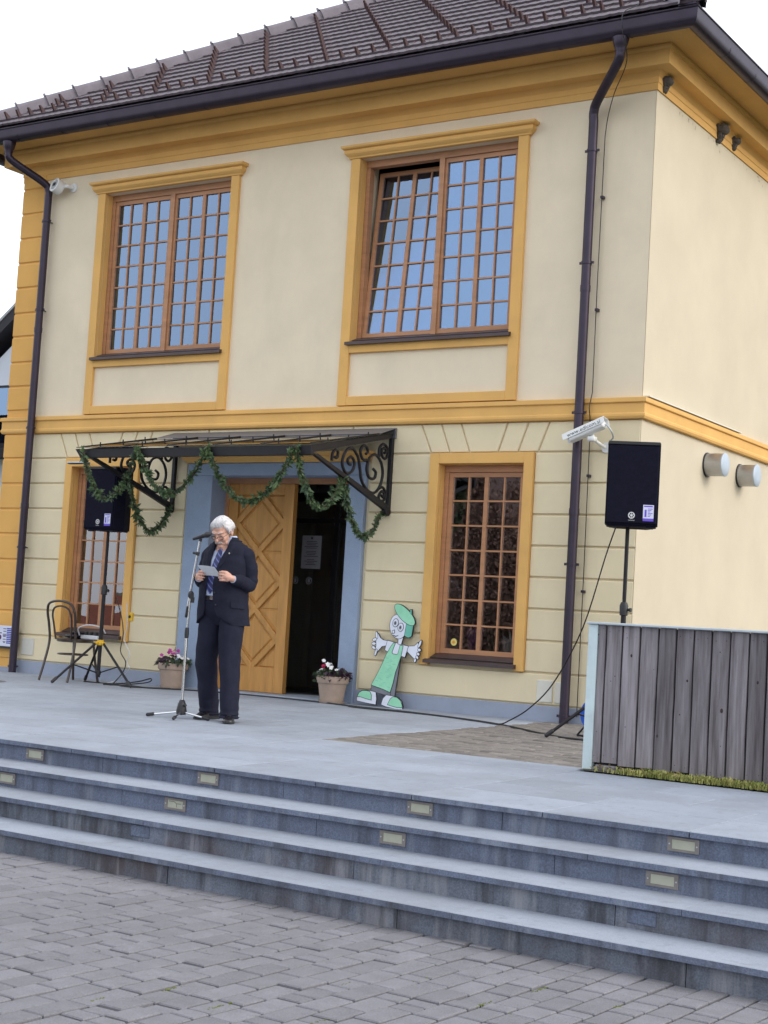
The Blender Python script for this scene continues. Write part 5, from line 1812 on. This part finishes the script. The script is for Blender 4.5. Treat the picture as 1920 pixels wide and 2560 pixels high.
head.tube([(-.022, -.083, -.069), (0, -.092, -.066), (.022, -.083, -.069)], .0075, 8, round_cap=True)
head.xf(HM_)
body.join(head)
body.tube([HM_ @ Vector((0, .025, -.06)), (0, -.005, 1.44), (0, .01, 1.36)], [.058, .060, .07], 16)
# ---- trunk and limbs under the clothes
body.tube([(0, .0, 1.40), (0, -.01, 1.25), (0, -.012, 1.05), (0, 0, .88)], [.10, .115, .115, .11], 16, round_cap=True)
FOOT_R, FOOT_L = Vector((-.080, .02, 0)), Vector((.222, -.13, 0))
ANG_R, ANG_L = radians(-2), radians(34)
LEG_R = [Vector((-.090, .005, .90)), Vector((-.128, -.012, .50)), Vector((-.104, .035, .085))]
LEG_L = [Vector((.088, .005, .90)), Vector((.138, -.055, .50)), Vector((.200, -.098, .085))]
for L_ in (LEG_R, LEG_L):
    body.tube(L_, [.075, .05, .035], 12, round_cap=True)
ARM_L = [Vector((.190, .02, 1.395)), Vector((.222, .04, 1.135)), Vector((.205, -.185, 1.162))]
ARM_R = [Vector((-.190, .02, 1.395)), Vector((-.226, .03, 1.135)), Vector((-.140, -.180, 1.158))]
for A_ in (ARM_L, ARM_R):
    sh_ = A_[0] + Vector((-A_[0].x * .08, 0, -.045))
    body.tube([Vector((A_[0].x * .6, .02, 1.34)), sh_], [.05, .040], 10, round_cap=True)
    body.tube([sh_, A_[1], A_[2]], [.040, .036, .026], 12, round_cap=True)
# ---- hands: palm, four fingers of different lengths and a thumb, closed on the edges of the sheet
def hand(s, wr, kn):
    """s = +1 his left; wr wrist, kn middle of the knuckle row; fingers point to the sheet (towards -s x)"""
    wr, kn = Vector(wr), Vector(kn)
    body.tube([wr, wr.lerp(kn, .35), wr.lerp(kn, .7)], [.027, .028, .028], 12, round_cap=True)
    body.ell(wr.lerp(kn, .62), (.028, .026, .038), 14)
    zs = (.032, .0105, -.011, -.031)
    ln = (.060, .068, .064, .050)
    for i in range(4):
        k0 = kn + Vector((s * .004, .004, zs[i]))
        d1 = Vector((-s * .70, -.42, .10 - .05 * i)).normalized()
        d2 = Vector((-s * .98, .12, -.02)).normalized()
        d3 = Vector((-s * .78, .55, -.03)).normalized()
        p1 = k0 + d1 * ln[i] * .42
        p2 = p1 + d2 * ln[i] * .36
        p3 = p2 + d3 * ln[i] * .24
        body.tube([wr.lerp(k0, .55), k0, p1, p2, p3], [.012, .0105, .0092, .0085, .0072], 10, round_cap=True)
        body.ell(k0, (.0115, .0115, .0115), 8)
    t0 = wr.lerp(kn, .35) + Vector((0, .004, .022))
    t1 = t0 + Vector((-s * .022, -.022, .022))
    t2 = t1 + Vector((-s * .034, -.012, .003))
    t3 = t2 + Vector((-s * .020, -.002, -.004))
    body.tube([t0, t1, t2, t3], [.015, .0125, .0105, .008], 10, round_cap=True)
hand(1, (.205, -.187, 1.166), (.163, -.246, 1.180))
hand(-1, (-.142, -.183, 1.162), (-.095, -.240, 1.176))
for F_, a in ((FOOT_R, ANG_R), (FOOT_L, ANG_L)):
    d = Vector((sin(a), -cos(a), 0))
    body.tube([F_ - d * .06 + Vector((0, 0, .045)), F_ + d * .03 + Vector((0, 0, .038)), F_ + d * .10 + Vector((0, 0, .030))], [.024, .020, .014], 10, round_cap=True)
bo = body.build('person_source')
rm = bo.modifiers.new('r', 'REMESH'); rm.mode = 'VOXEL'; rm.voxel_size = .0042; rm.use_smooth_shade = True
sm = bo.modifiers.new('s', 'SMOOTH'); sm.factor = .5; sm.iterations = 3
man = freeze(bo, 'person', SKIN, None, label='white haired man in dark suit and blue striped tie reading from a sheet', cat='person', loc=(PX, PY, GZ), rot=(0, 0, radians(3)))

# ---- hair
hr_ = MB()
nu, nv = 72, 40
vs, fs = [], []
for j in range(nv + 1):
    t = pi * j / nv
    for i in range(nu):
        a = 2 * pi * i / nu
        d = Vector((sin(t) * sin(a), -sin(t) * cos(a), cos(t)))
        p = Vector((d.x * .076, d.y * .096, d.z * .087)) + Vector((0, .012, .035))
        # hairline: forehead, temples, sideburns, nape
        fr_ang = abs(atan2(d.x, -d.y))          # 0 in front, pi behind
        if fr_ang < .75: zl = .068 + .012 * (fr_ang / .75) - .014 * max(0, d.x * 1.0)
        elif fr_ang < 1.15: zl = .080 - (.080 - .012) * ((fr_ang - .75) / .4)
        elif fr_ang < 1.65: zl = -.018
        elif fr_ang < 2.0: zl = .010
        else: zl = -.045
        k = max(-1, min(1, (p.z - zl) / .010))
        grow = .5 + .5 * k
        vol = .006 + .003 * sin(a * 2 + .5) + (.004 if fr_ang < .9 else 0) + (.004 if 1.0 < fr_ang < 1.7 else 0)
        nzv = noise.noise(Vector((d.x * 5 + d.y * 3, d.z * 26 + d.y * 4, d.y * 6))) * .004
        off = -.010 + grow * (.0115 + vol + nzv)
        vs.append(p + d * off)
for j in range(nv):
    for i in range(nu):
        fs.append((j * nu + i, j * nu + (i + 1) % nu, (j + 1) * nu + (i + 1) % nu, (j + 1) * nu + i))
hr_.add(vs, fs)
# fringe locks swept sideways over the forehead and side locks over the ears
rh = random.Random(4)
for k in range(34):
    u = -.055 + .11 * k / 33
    z0 = .098 + rh.gauss(0, .004)
    y0 = -.073 + abs(u) * .35
    hr_.tube([(u + .018, y0 + .03, z0 + .018), (u + .004, y0 - .010, z0), (u - .014, y0 - .006 - .002 * rh.random(), z0 - .022 - rh.random() * .012)], [.006, .0062, .002], 6, round_cap=True)
for s in (-1, 1):
    for k in range(14):
        y = -.035 + k * .0075
        hr_.tube([(s * .066, y, .075), (s * .0815, y + .002, .048), (s * .0835, y + .005, .024 - .008 * rh.random()), (s * .0815, y + .010, .006 - .010 * rh.random() + (.012 if .0 < y < .04 else 0))], [.006, .0062, .005, .002], 6, round_cap=True)
for k in range(20):
    a = -1.1 + 2.2 * k / 19
    hr_.tube([(.075 * sin(a), .012 + .10 * cos(a), .06), (.077 * sin(a), .016 + .101 * cos(a), .0), (.068 * sin(a), .012 + .090 * cos(a), -.042 - .010 * rh.random())], [.006, .006, .002], 6, round_cap=True)
hr_.xf(HM_)
hr_.build('hair', HAIR, man, 60)
# ---- face details
fd = MB()
for s in (-1, 1):
    fd.tube([(s * .014, -.100, .026), (s * .030, -.100, .033), (s * .048, -.082, .028)], [.003, .0045, .003], 6, round_cap=True)
fd.xf(HM_).build('eyebrows', MOUST, man, 60)
mu = MB()
for k in range(40):
    s = -1 if k % 2 else 1
    u = rh.uniform(.0, .026)
    mu.tube([(s * u, -.108 + u * .35, -.047), (s * (u + .005), -.107 + u * .45, -.056), (s * (u + .010), -.100 + u * .5, -.062 - .003 * rh.random())], [.0035, .0042, .0015], 5, round_cap=True)
mu.xf(HM_).build('moustache', MOUST, man, 60)
mo_ = MB().tube([(-.020, -.0905, -.0715), (0, -.0985, -.070), (.020, -.0905, -.0715)], [.002, .004, .002], 6, round_cap=True)
mo_.xf(HM_).build('lips', LIP, man, 60)
ey = MB()
for s in (-1, 1):
    ey.tube([(s * .019, -.0875, -.002), (s * .031, -.0905, -.0045), (s * .043, -.083, -.002)], [.0012, .0018, .0012], 5)
ey.xf(HM_).build('eyelashes', BLKPL, man, 60)
gm = MB()
for s in (-1, 1):
    pts = []
    for k in range(16):
        a = 2 * pi * k / 16
        cx, cz_ = cos(a), sin(a)
        x = .0225 * (abs(cx) ** .7) * (1 if cx > 0 else -1)
        z = .0145 * (abs(cz_) ** .7) * (1 if cz_ > 0 else -1)
        pts.append((s * .031 + x, -.1085 + abs(s * .031 + x) ** 2 * 5.5, -.012 + z))
    gm.tube(pts, .0025, 6, close=True)
    gm.tube([(s * .0535, -.095, -.006), (s * .072, -.070, .0), (s * .086, -.005, .008), (s * .084, .012, .002)], .0018, 6)
gm.tube([(-.009, -.110, -.009), (0, -.1175, -.006), (.009, -.110, -.009)], .0017, 6)
gm.xf(HM_).build('glasses', BLKPL, man, 60)

# ---- clothes
def interp(tab, z):
    if z <= tab[0][0]: return tab[0][1:]
    for p, q in zip(tab[:-1], tab[1:]):
        if z <= q[0]:
            t = (z - p[0]) / (q[0] - p[0])
            t = t * t * (3 - 2 * t)
            return tuple(p[i] + (q[i] - p[i]) * t for i in range(1, len(p)))
    return tab[-1][1:]
TOR = [(.78, .212, .160, .010), (.90, .204, .158, .0), (1.0, .198, .160, -.008), (1.1, .197, .160, -.010), (1.2, .200, .152, -.006),
       (1.3, .203, .138, .004), (1.38, .200, .120, .012), (1.415, .190, .106, .018), (1.445, .160, .094, .020), (1.475, .108, .084, .014), (1.495, .076, .074, .006), (1.51, .070, .070, .0)]
EDGE = [(.78, -.105, .085), (.84, -.088, .055), (.92, -.074, .028), (1.0, -.066, .016), (1.12, -.058, .010), (1.22, -.056, .012), (1.32, -.060, .038), (1.42, -.054, .064), (1.47, -.058, .062), (1.52, -.062, .064)]
def sup(v, e=.84): return (abs(v) ** e) * (1 if v >= 0 else -1)
def torso(th, z, off):
    a, b, yc = interp(TOR, z)
    return Vector(((a + off) * sup(sin(th)), yc - (b + off) * sup(cos(th)), z))
def th_of(x, z):
    a, b, yc = interp(TOR, z)
    v = max(-.98, min(.98, x / a))
    return math.asin((abs(v) ** (1 / .84)) * (1 if v >= 0 else -1))
jk = MB()
zs = [.785 + (1.515 - .785) * k / 46 for k in range(47)]
NT = 64
def wr(p, z, th):
    return .008 * noise.noise(Vector((p.x * 8, p.y * 8, z * 5 + 3))) + .005 * noise.noise(Vector((th * 2.2, z * 16, 1.7)))
for side_off in (1,):
    vs = []
    for z in zs:
        e0, e1 = interp(EDGE, z)
        t0, t1 = th_of(e1, z), th_of(e0, z) + 2 * pi
        zz = z
        for off in (.014, .002):
            for i in range(NT + 1):
                th = t0 + (t1 - t0) * i / NT
                p = torso(th, zz, off)
                if off > .01:
                    n_ = Vector((p.x, p.y + .0, 0)).normalized()
                    p = p + n_ * wr(p, z, th)
                # front corners of the hem are rounded away
                fr_ = min(i, NT - i) / NT
                if z < .86 and fr_ < .10:
                    p.z += (.10 - fr_) * .55 * (1 - (z - .785) / .075) * (1 if z < .86 else 0)
                vs.append(p)
    row = 2 * (NT + 1)
    fs = []
    for k in range(len(zs) - 1):
        for i in range(NT):
            a = k * row + i
            fs.append((a, a + 1, a + 1 + row, a + row))
            b = k * row + NT + 1 + i
            fs.append((b, b + row, b + 1 + row, b + 1))
        for i in (0, NT):
            a, b = k * row + i, k * row + NT + 1 + i
            fs.append((a, a + row, b + row, b))
    for k in (0, len(zs) - 1):
        for i in range(NT):
            a, b = k * row + i, k * row + NT + 1 + i
            fs.append((a, b, b + 1, a + 1))
    jk.add(vs, fs)
def sleeve(A_, s):
    a, b, c = A_
    path = smooth_path([a + Vector((-s * .070, -.002, -.004)), a + Vector((-s * .008, 0, -.028)), a.lerp(b, .5) + Vector((s * .006, .008, 0)), b, b.lerp(c, .5) + Vector((s * .010, 0, -.004)), c + (b - c).normalized() * .012], 9)
    n = len(path)
    base = [(0, .048), (.13, .066), (.35, .067), (.58, .061), (.8, .053), (1.01, .041)]
    R = []
    for i in range(n):
        t = i / (n - 1)
        r = interp(base, t)[0]
        fold = .0035 * sin(i * 1.55 + 1) * math.exp(-((t - .57) / .16) ** 2) + .0022 * sin(i * 2.1) * math.exp(-((t - .9) / .2) ** 2)
        R.append(r + fold)
    o = len(jk.v)
    jk.tube(path, R, 24)
    for i in range(o, len(jk.v)):
        v = Vector(jk.v[i])
        q = path[min(n - 1, (i - o) // 24)]
        d = (v - q)
        if d.length > 1e-6:
            d = d.normalized()
            v = v + d * (.010 * noise.noise(Vector((v.x * 13, v.y * 13, v.z * 20))))
            jk.v[i] = tuple(v)
sleeve(ARM_L, 1)
sleeve(ARM_R, -1)
jacket = jk.build('jacket', SUIT, man, 50)
# collar and lapels: turned cloth lying on the front panels
def lapel(s):
    mb = MB()
    rows = [(1.215, .002), (1.26, .026), (1.31, .044), (1.355, .058), (1.385, .066), (1.39, .050), (1.42, .052), (1.45, .046), (1.475, .036)]
    vs = []
    for z, w in rows:
        e0, e1 = interp(EDGE, z)
        x0 = e1 if s > 0 else e0
        for q in range(5):
            x = x0 + s * w * q / 4
            th = th_of(x, z)
            lift = .0205 if q < 4 else .0165
            vs.append(torso(th, z, lift + (.003 if q in (1, 2) else 0)))
    vs2 = [v - Vector((0, -.004, 0)) for v in vs]
    n = len(vs)
    fs = []
    for k in range(len(rows) - 1):
        for q in range(4):
            a = k * 5 + q
            fs.append((a, a + 1, a + 6, a + 5))
            fs.append((n + a, n + a + 5, n + a + 6, n + a + 1))
        for q in (0, 4):
            a = k * 5 + q
            fs.append((a, a + 5, n + a + 5, n + a))
    mb.add(vs + vs2, fs)
    mb.build('lapel', SUIT, jacket, 50)
lapel(1); lapel(-1)
cl = MB()
pts = [torso(th, 1.484, .012) + Vector((0, .004, .002)) for th in [radians(q) for q in range(48, 316, 12)]]
cl.tube(pts, .0075, 8, round_cap=True)
cl.build('coat_collar', SUIT, jacket, 60)
# pocket flap, buttons, pin
pf = MB()
vs = []
for z in (.982, .955, .930):
    for k in range(7):
        th = radians(47 + k * 7)
        vs.append(torso(th, z - .0012 * k, .0205 + (.003 if z < .94 else 0)))
for z in (.982, .955, .930):
    for k in range(7):
        th = radians(47 + k * 7)
        vs.append(torso(th, z - .0012 * k, .012))
fs = []
for r in range(2):
    for k in range(6):
        a = r * 7 + k
        fs.append((a, a + 1, a + 8, a + 7)); fs.append((21 + a, 28 + a, 29 + a, 22 + a))
for k in range(6):
    fs.append((k, 21 + k, 22 + k, k + 1)); fs.append((14 + k, 15 + k, 36 + k, 35 + k))
for r in range(2):
    fs.append((r * 7, r * 7 + 7, 28 + r * 7, 21 + r * 7)); fs.append((r * 7 + 6, 27 + r * 7, 34 + r * 7, r * 7 + 13))
pf.add(vs, fs).build('pocket_flap', SUIT, jacket, 40)
bt = MB()
for z in (1.045, .945):
    p = torso(th_of(interp(EDGE, z)[1] + .018, z), z, .0185)
    bt.ell(p, (.008, .004, .008), 10)
bt.build('button', BLKPL, jacket, 60)
p = torso(th_of(interp(EDGE, 1.375)[1] + .045, 1.375), 1.375, .026)
MB().ell(p, (.007, .003, .007), 10).build('lapel_pin', mat('pin_metal', (.62, .60, .48), .3, .1, 10, metal=.8), jacket, 60)
# shirt
sh = MB()
vs = []
zsh = [.93 + (1.505 - .93) * k / 30 for k in range(31)]
for z in zsh:
    for i in range(40):
        th = 2 * pi * i / 40
        p = torso(th, z, -.006 - (.012 if z < 1.0 else 0))
        p.y += .0015 * noise.noise(Vector((th * 3, z * 14, 5)))
        vs.append(p)
fs = []
for k in range(30):
    for i in range(40):
        fs.append((k * 40 + i, k * 40 + (i + 1) % 40, (k + 1) * 40 + (i + 1) % 40, (k + 1) * 40 + i))
sh.add(vs, fs)
shirt = sh.build('shirt', SHIRT, man, 60)
for s in (-1, 1):          # collar wings
    c_ = MB()
    q = [torso(radians(s * 5), 1.478, .004), torso(radians(s * 24), 1.438, .013), torso(radians(s * 60), 1.482, .007), torso(radians(s * 110), 1.500, .005), torso(radians(s * 110), 1.530, .000), torso(radians(s * 50), 1.522, .001), torso(radians(s * 6), 1.494, .003)]
    c_.add(q + [v + Vector((0, .006, 0)) for v in q], [tuple(range(7)), tuple(range(7, 14))[::-1]] + [(i, (i + 1) % 7, 7 + (i + 1) % 7, 7 + i) for i in range(7)])
    c_.build('collar', SHIRT, shirt)
for A_ in (ARM_L, ARM_R):  # cuffs
    d = (A_[2] - A_[1]).normalized()
    MB().tube([A_[2] - d * .03, A_[2] - d * .003], .0315, 16).build('cuff', SHIRT, shirt, 50)
# tie with real stripes
TIE = bpy.data.materials.new('tie_silk'); TIE.use_nodes = True
n_ = TIE.node_tree; b_ = n_.nodes['Principled BSDF']; b_.inputs['Roughness'].default_value = .45
tc = n_.nodes.new('ShaderNodeTexCoord'); mp = n_.nodes.new('ShaderNodeMapping'); mp.inputs['Rotation'].default_value = (0, radians(-42), 0)
wv = n_.nodes.new('ShaderNodeTexWave'); wv.bands_direction = 'Z'; wv.inputs['Scale'].default_value = 8.5; wv.inputs['Distortion'].default_value = 0
cr_ = n_.nodes.new('ShaderNodeValToRGB')
cr_.color_ramp.interpolation = 'CONSTANT'
e = cr_.color_ramp.elements
e[0].position, e[0].color = 0, (.012, .018, .085, 1)
e[1].position, e[1].color = .55, (.022, .035, .20, 1)
x_ = e.new(.94); x_.color = (.15, .18, .34, 1)
n_.links.new(tc.outputs['Object'], mp.inputs[0]); n_.links.new(mp.outputs[0], wv.inputs[0]); n_.links.new(wv.outputs[0], cr_.inputs[0]); n_.links.new(cr_.outputs[0], b_.inputs['Base Color'])
ti = MB()
rows = [(1.452, .016, .006), (1.425, .017, .004), (1.35, .026, .000), (1.25, .034, -.008), (1.15, .040, -.016), (1.085, .043, -.022), (1.035, .003, -.026)]
vs = []
for z, w, xc in rows:
    for q in range(5):
        x = xc + w * (q / 2 - 1)
        th = th_of(x, z)
        vs.append(torso(th, z, .004 + .006 * (1 - abs(q / 2 - 1))))
n0 = len(vs)
vs += [v + Vector((0, .006, 0)) for v in vs]
fs = []
for k in range(len(rows) - 1):
    for q in range(4):
        a = k * 5 + q
        fs.append((a, a + 1, a + 6, a + 5)); fs.append((n0 + a, n0 + a + 5, n0 + a + 6, n0 + a + 1))
    for q in (0, 4):
        a = k * 5 + q
        fs.append((a, a + 5, n0 + a + 5, n0 + a))
ti.add(vs, fs)
tie = ti.build('tie', TIE, man, 60)
kp = torso(0, 1.474, .006)
MB().prism([(-.021, .016), (.021, .016), (.014, -.018), (-.014, -.018)], lambda a, b, d: (kp.x + .006 + a, kp.y + d, kp.z + b), -.010, .010).build('knot', TIE, tie)

# ---- trousers
tr_ = MB()
def leg(L_, s, ang):
    hip, kn, an = L_
    path = smooth_path([hip + Vector((0, 0, .02)), hip.lerp(kn, .45), kn, kn.lerp(an, .5), an, an + (an - kn) * .13 + Vector((0, -.006, 0))], 10)
    n = len(path)
    base = [(0, .100, .120), (.15, .103, .118), (.45, .086, .096), (.62, .080, .088), (.82, .074, .085), (.92, .079, .094), (1.01, .077, .106)]
    vs, fs = [], []
    N_ = 28
    for i, p in enumerate(path):
        t = i / (n - 1)
        a, b = interp(base, t)
        brk = .010 * math.exp(-((t - .945) / .018) ** 2) - .008 * math.exp(-((t - .905) / .02) ** 2) + .004 * sin(i * 1.7) * math.exp(-((t - .87) / .10) ** 2)
        for k in range(N_):
            th = 2 * pi * k / N_
            rx, ry = a + brk, b + brk * 1.3
            x, y = rx * sup(sin(th), .9), -ry * sup(cos(th), .9)
            crease = .007 * max(0, cos(th)) ** 24 * (1 if .12 < t < .86 else 0)
            y -= crease
            q = Vector((x * cos(ang) - y * sin(ang) * 1, x * sin(ang) + y * cos(ang), 0))
            v = p + q
            v += q.normalized() * (.006 * noise.noise(Vector((v.x * 8, v.y * 8, v.z * 8 + s))) + .004 * noise.noise(Vector((v.x * 20, v.y * 20, v.z * 15 + s))))
            vs.append(v)
    for i in range(n - 1):
        for k in range(N_):
            fs.append((i * N_ + k, i * N_ + (k + 1) % N_, (i + 1) * N_ + (k + 1) % N_, (i + 1) * N_ + k))
    fs.append(tuple(range(N_))[::-1]); fs.append(tuple((n - 1) * N_ + k for k in range(N_)))
    tr_.add(vs, fs)
leg(LEG_R, -1, radians(3))
leg(LEG_L, 1, radians(22))
vs, fs = [], []
ZW_ = [1.008, .98, .95, .92, .89, .86, .82, .78]
for k, z in enumerate(ZW_):
    q = max(0, .90 - z) * .55
    for i in range(36):
        th = 2 * pi * i / 36
        vs.append(torso(th, max(z, .785), -.003 - q) + Vector((0, 0, z - max(z, .785))))
for k in range(len(ZW_) - 1):
    for i in range(36):
        fs.append((k * 36 + i, k * 36 + (i + 1) % 36, (k + 1) * 36 + (i + 1) % 36, (k + 1) * 36 + i))
fs.append(tuple(range(36))); fs.append(tuple((len(ZW_) - 1) * 36 + i for i in range(36))[::-1])
tr_.add(vs, fs)
trousers = tr_.build('trousers', TROU, man, 50)
bl_ = MB()
vs = []
for z in (.985, 1.02):
    for off in (-.002, .004):
        for i in range(40):
            th = 2 * pi * i / 40
            vs.append(torso(th, z, off - .001))
fs = []
for i in range(40):
    j = (i + 1) % 40
    fs += [(40 + i, 40 + j, 120 + j, 120 + i), (i, 80 + i, 80 + j, j), (80 + i, 120 + i, 120 + j, 80 + j), (i, j, 40 + j, 40 + i)]
bl_.add(vs, fs)
belt = bl_.build('belt', SHOE, trousers, 50)
bk = torso(0, 1.003, .002)
MB().box(bk.x - .02, bk.x + .02, bk.y - .006, bk.y, .988, 1.018, .003).build('buckle', CHROME, belt)

# ---- shoes
def shoe(F_, ang):
    secs = [(0, .020, .045), (.03, .031, .062), (.10, .036, .080), (.22, .036, .088), (.38, .037, .080), (.52, .042, .062), (.68, .047, .050), (.82, .046, .044), (.92, .038, .038), (.98, .022, .030), (1.0, .008, .024)]
    Ls = .295
    N_ = 16
    vs, fs = [], []
    for t, w, h in secs:
        y = .105 - Ls * t
        for k in range(N_):
            th = pi * k / (N_ - 1)
            vs.append(Vector((w * sup(cos(th), .8), y, .014 + (h - .014) * sup(sin(th), .75))))
    n = len(secs)
    for i in range(n - 1):
        for k in range(N_ - 1):
            fs.append((i * N_ + k, i * N_ + k + 1, (i + 1) * N_ + k + 1, (i + 1) * N_ + k))
        fs.append((i * N_ + N_ - 1, i * N_, (i + 1) * N_, (i + 1) * N_ + N_ - 1))
    fs.append(tuple(range(N_))); fs.append(tuple((n - 1) * N_ + k for k in range(N_))[::-1])
    M_ = Matrix.Translation(F_) @ Matrix.Rotation(ang, 4, 'Z')
    MB().tube([(0, .055, .05), (0, .05, .10), (0, .045, .16)], [.038, .040, .044], 14).xf(M_).build('sock', SUIT, man, 60)
    so = MB().add(vs, fs).xf(M_).build('shoe', SHOE, man, 50)
    out = [(w + .004, .105 - Ls * t) for t, w, h in secs] + [(-w - .004, .105 - Ls * t) for t, w, h in secs[::-1]]
    MB().prism(out, XY, .004, .016).xf(M_).build('sole', BLKPL, so)
    MB().prism([p for p in out if p[1] > .03], XY, 0.0, .0045).xf(M_).build('heel', BLKPL, so)
    lc = MB()
    for q in range(4):
        y = .105 - Ls * (.40 + .055 * q)
        zt_ = .083 - .0075 * q
        lc.tube([(-.018, y, zt_ - .004), (0, y - .003, zt_ + .0015), (.018, y, zt_ - .004)], .0022, 6)
    lc.xf(M_).build('laces', CABLE, so, 60)
shoe(FOOT_R, ANG_R)
shoe(FOOT_L, ANG_L)

# ---- the sheet he reads
sp = thing('paper_sheet', 'white folded sheet of paper held in both hands by the man', 'paper', (0, 0, 0))
vs, fs = [], []
for j in range(5):
    for i in range(9):
        u, v = -.085 + .170 * i / 8, -.07 + .14 * j / 4
        vs.append(Vector((u, v, .006 * cos(u * 14) + .004 * sin(v * 20))))
n0 = len(vs)
vs += [v + Vector((0, 0, .0006)) for v in vs]
for j in range(4):
    for i in range(8):
        a = j * 9 + i
        fs.append((a, a + 9, a + 10, a + 1)); fs.append((n0 + a, n0 + a + 1, n0 + a + 10, n0 + a + 9))
M_ = man.matrix_basis @ Matrix.Translation((.030, -.268, 1.215)) @ Matrix.Rotation(radians(3), 4, 'Y') @ Matrix.Rotation(radians(-36), 4, 'X')
MB().add(vs, fs).xf(M_).build('sheet', PAPER, sp, 60)

# ================================================================== MICROPHONE STAND
SX, SY = -2.465, -3.42
ms = thing('microphone_stand', 'chrome boom microphone stand with three legs before the man', 'microphone stand', (SX, SY, gz(SY)))
MB().tube([(0, 0, .10), (0, 0, .70)], .0125, 12).build('lower_tube', CHROME, ms, 50)
MB().tube([(0, 0, .69), (.015, 0, 1.02)], .0085, 12).build('upper_tube', CHROME, ms, 50)
hub = MB().lathe([(.016, .03), (.040, .035), (.044, .06), (.034, .12), (.022, .15), (.015, .155)], 18)
hub.tube([(.03, -.01, .11), (.06, -.02, .115)], .010, 8)
hub.build('hub', BLKPL, ms, 40)
for k, (dx, dy) in enumerate(((-.235, -.13), (.235, .045), (.115, -.225))):
    lg = MB().tube([Vector((dx, dy, 0)) * .08 + Vector((0, 0, .055)), Vector((dx, dy, .018))], .0085, 10).build('leg', CHROME, ms, 50)
    d = Vector((dx, dy, -.03)).normalized()
    MB().tube([Vector((dx, dy, .020)) - d * .035, Vector((dx, dy, .018)) + d * .012], .0145, 10, round_cap=True).build('rubber_foot', BLKPL, lg, 50)
MB().lathe([(.012, .66), (.017, .665), (.019, .70), (.016, .745), (.010, .75)], 14).build('clutch', BLKPL, ms, 40)
bs, be = Vector((-.02, 0, .84)), Vector((.075, 0, 1.47))
bd_ = (be - bs).normalized()
boom = MB().tube([bs + bd_ * .07, be], .0095, 12).build('boom', CHROME, ms, 50)
MB().tube([bs, bs + bd_ * .08], .0115, 10, round_cap=True).build('counterweight', BLKPL, boom, 50)
jn = MB().ell((.02, -.005, 1.02), (.024, .028, .034), 14)
jn.tube([(.035, -.02, 1.015), (.06, -.045, 1.01)], [.012, .022], 10)
jn.tube([(.035, 0, 1.0), (.037, 0, .955)], [.018, .015], 12)
jn.build('boom_joint', BLKPL, ms, 50)
ck = MB().tube([be - bd_ * .125, be - bd_ * .095], .017, 12)
ck.tube([be - bd_ * .11, be - bd_ * .11 + Vector((-.045, 0, .006))], [.008, .011], 8)
ck.build('cable_clip', BLKPL, boom, 50)
mc = thing('microphone', 'black hand microphone clipped to the top of the stand', 'microphone', (SX + .088, SY, gz(SY) + 1.505))
ma = Vector((.93, .10, .28)).normalized()
mq = MB().tube([-ma * .085, -ma * .072, ma * .015, ma * .036], [.010, .0125, .0175, .0185], 14, round_cap=False)
mq.build('handle', BLKPL, mc, 50)
MB().tube([ma * .036, ma * .046, ma * .064, ma * .078], [.020, .025, .0255, .018], 16, round_cap=True).build('grille', mat('mic_mesh', (.05, .05, .055), .35, .2, 20, .8, 900, metal=.7), mc, 60)
MB().tube([(-.012, 0, -.04), (-.006, 0, -.018)], .0125, 10).build('clip', BLKPL, mc, 50)
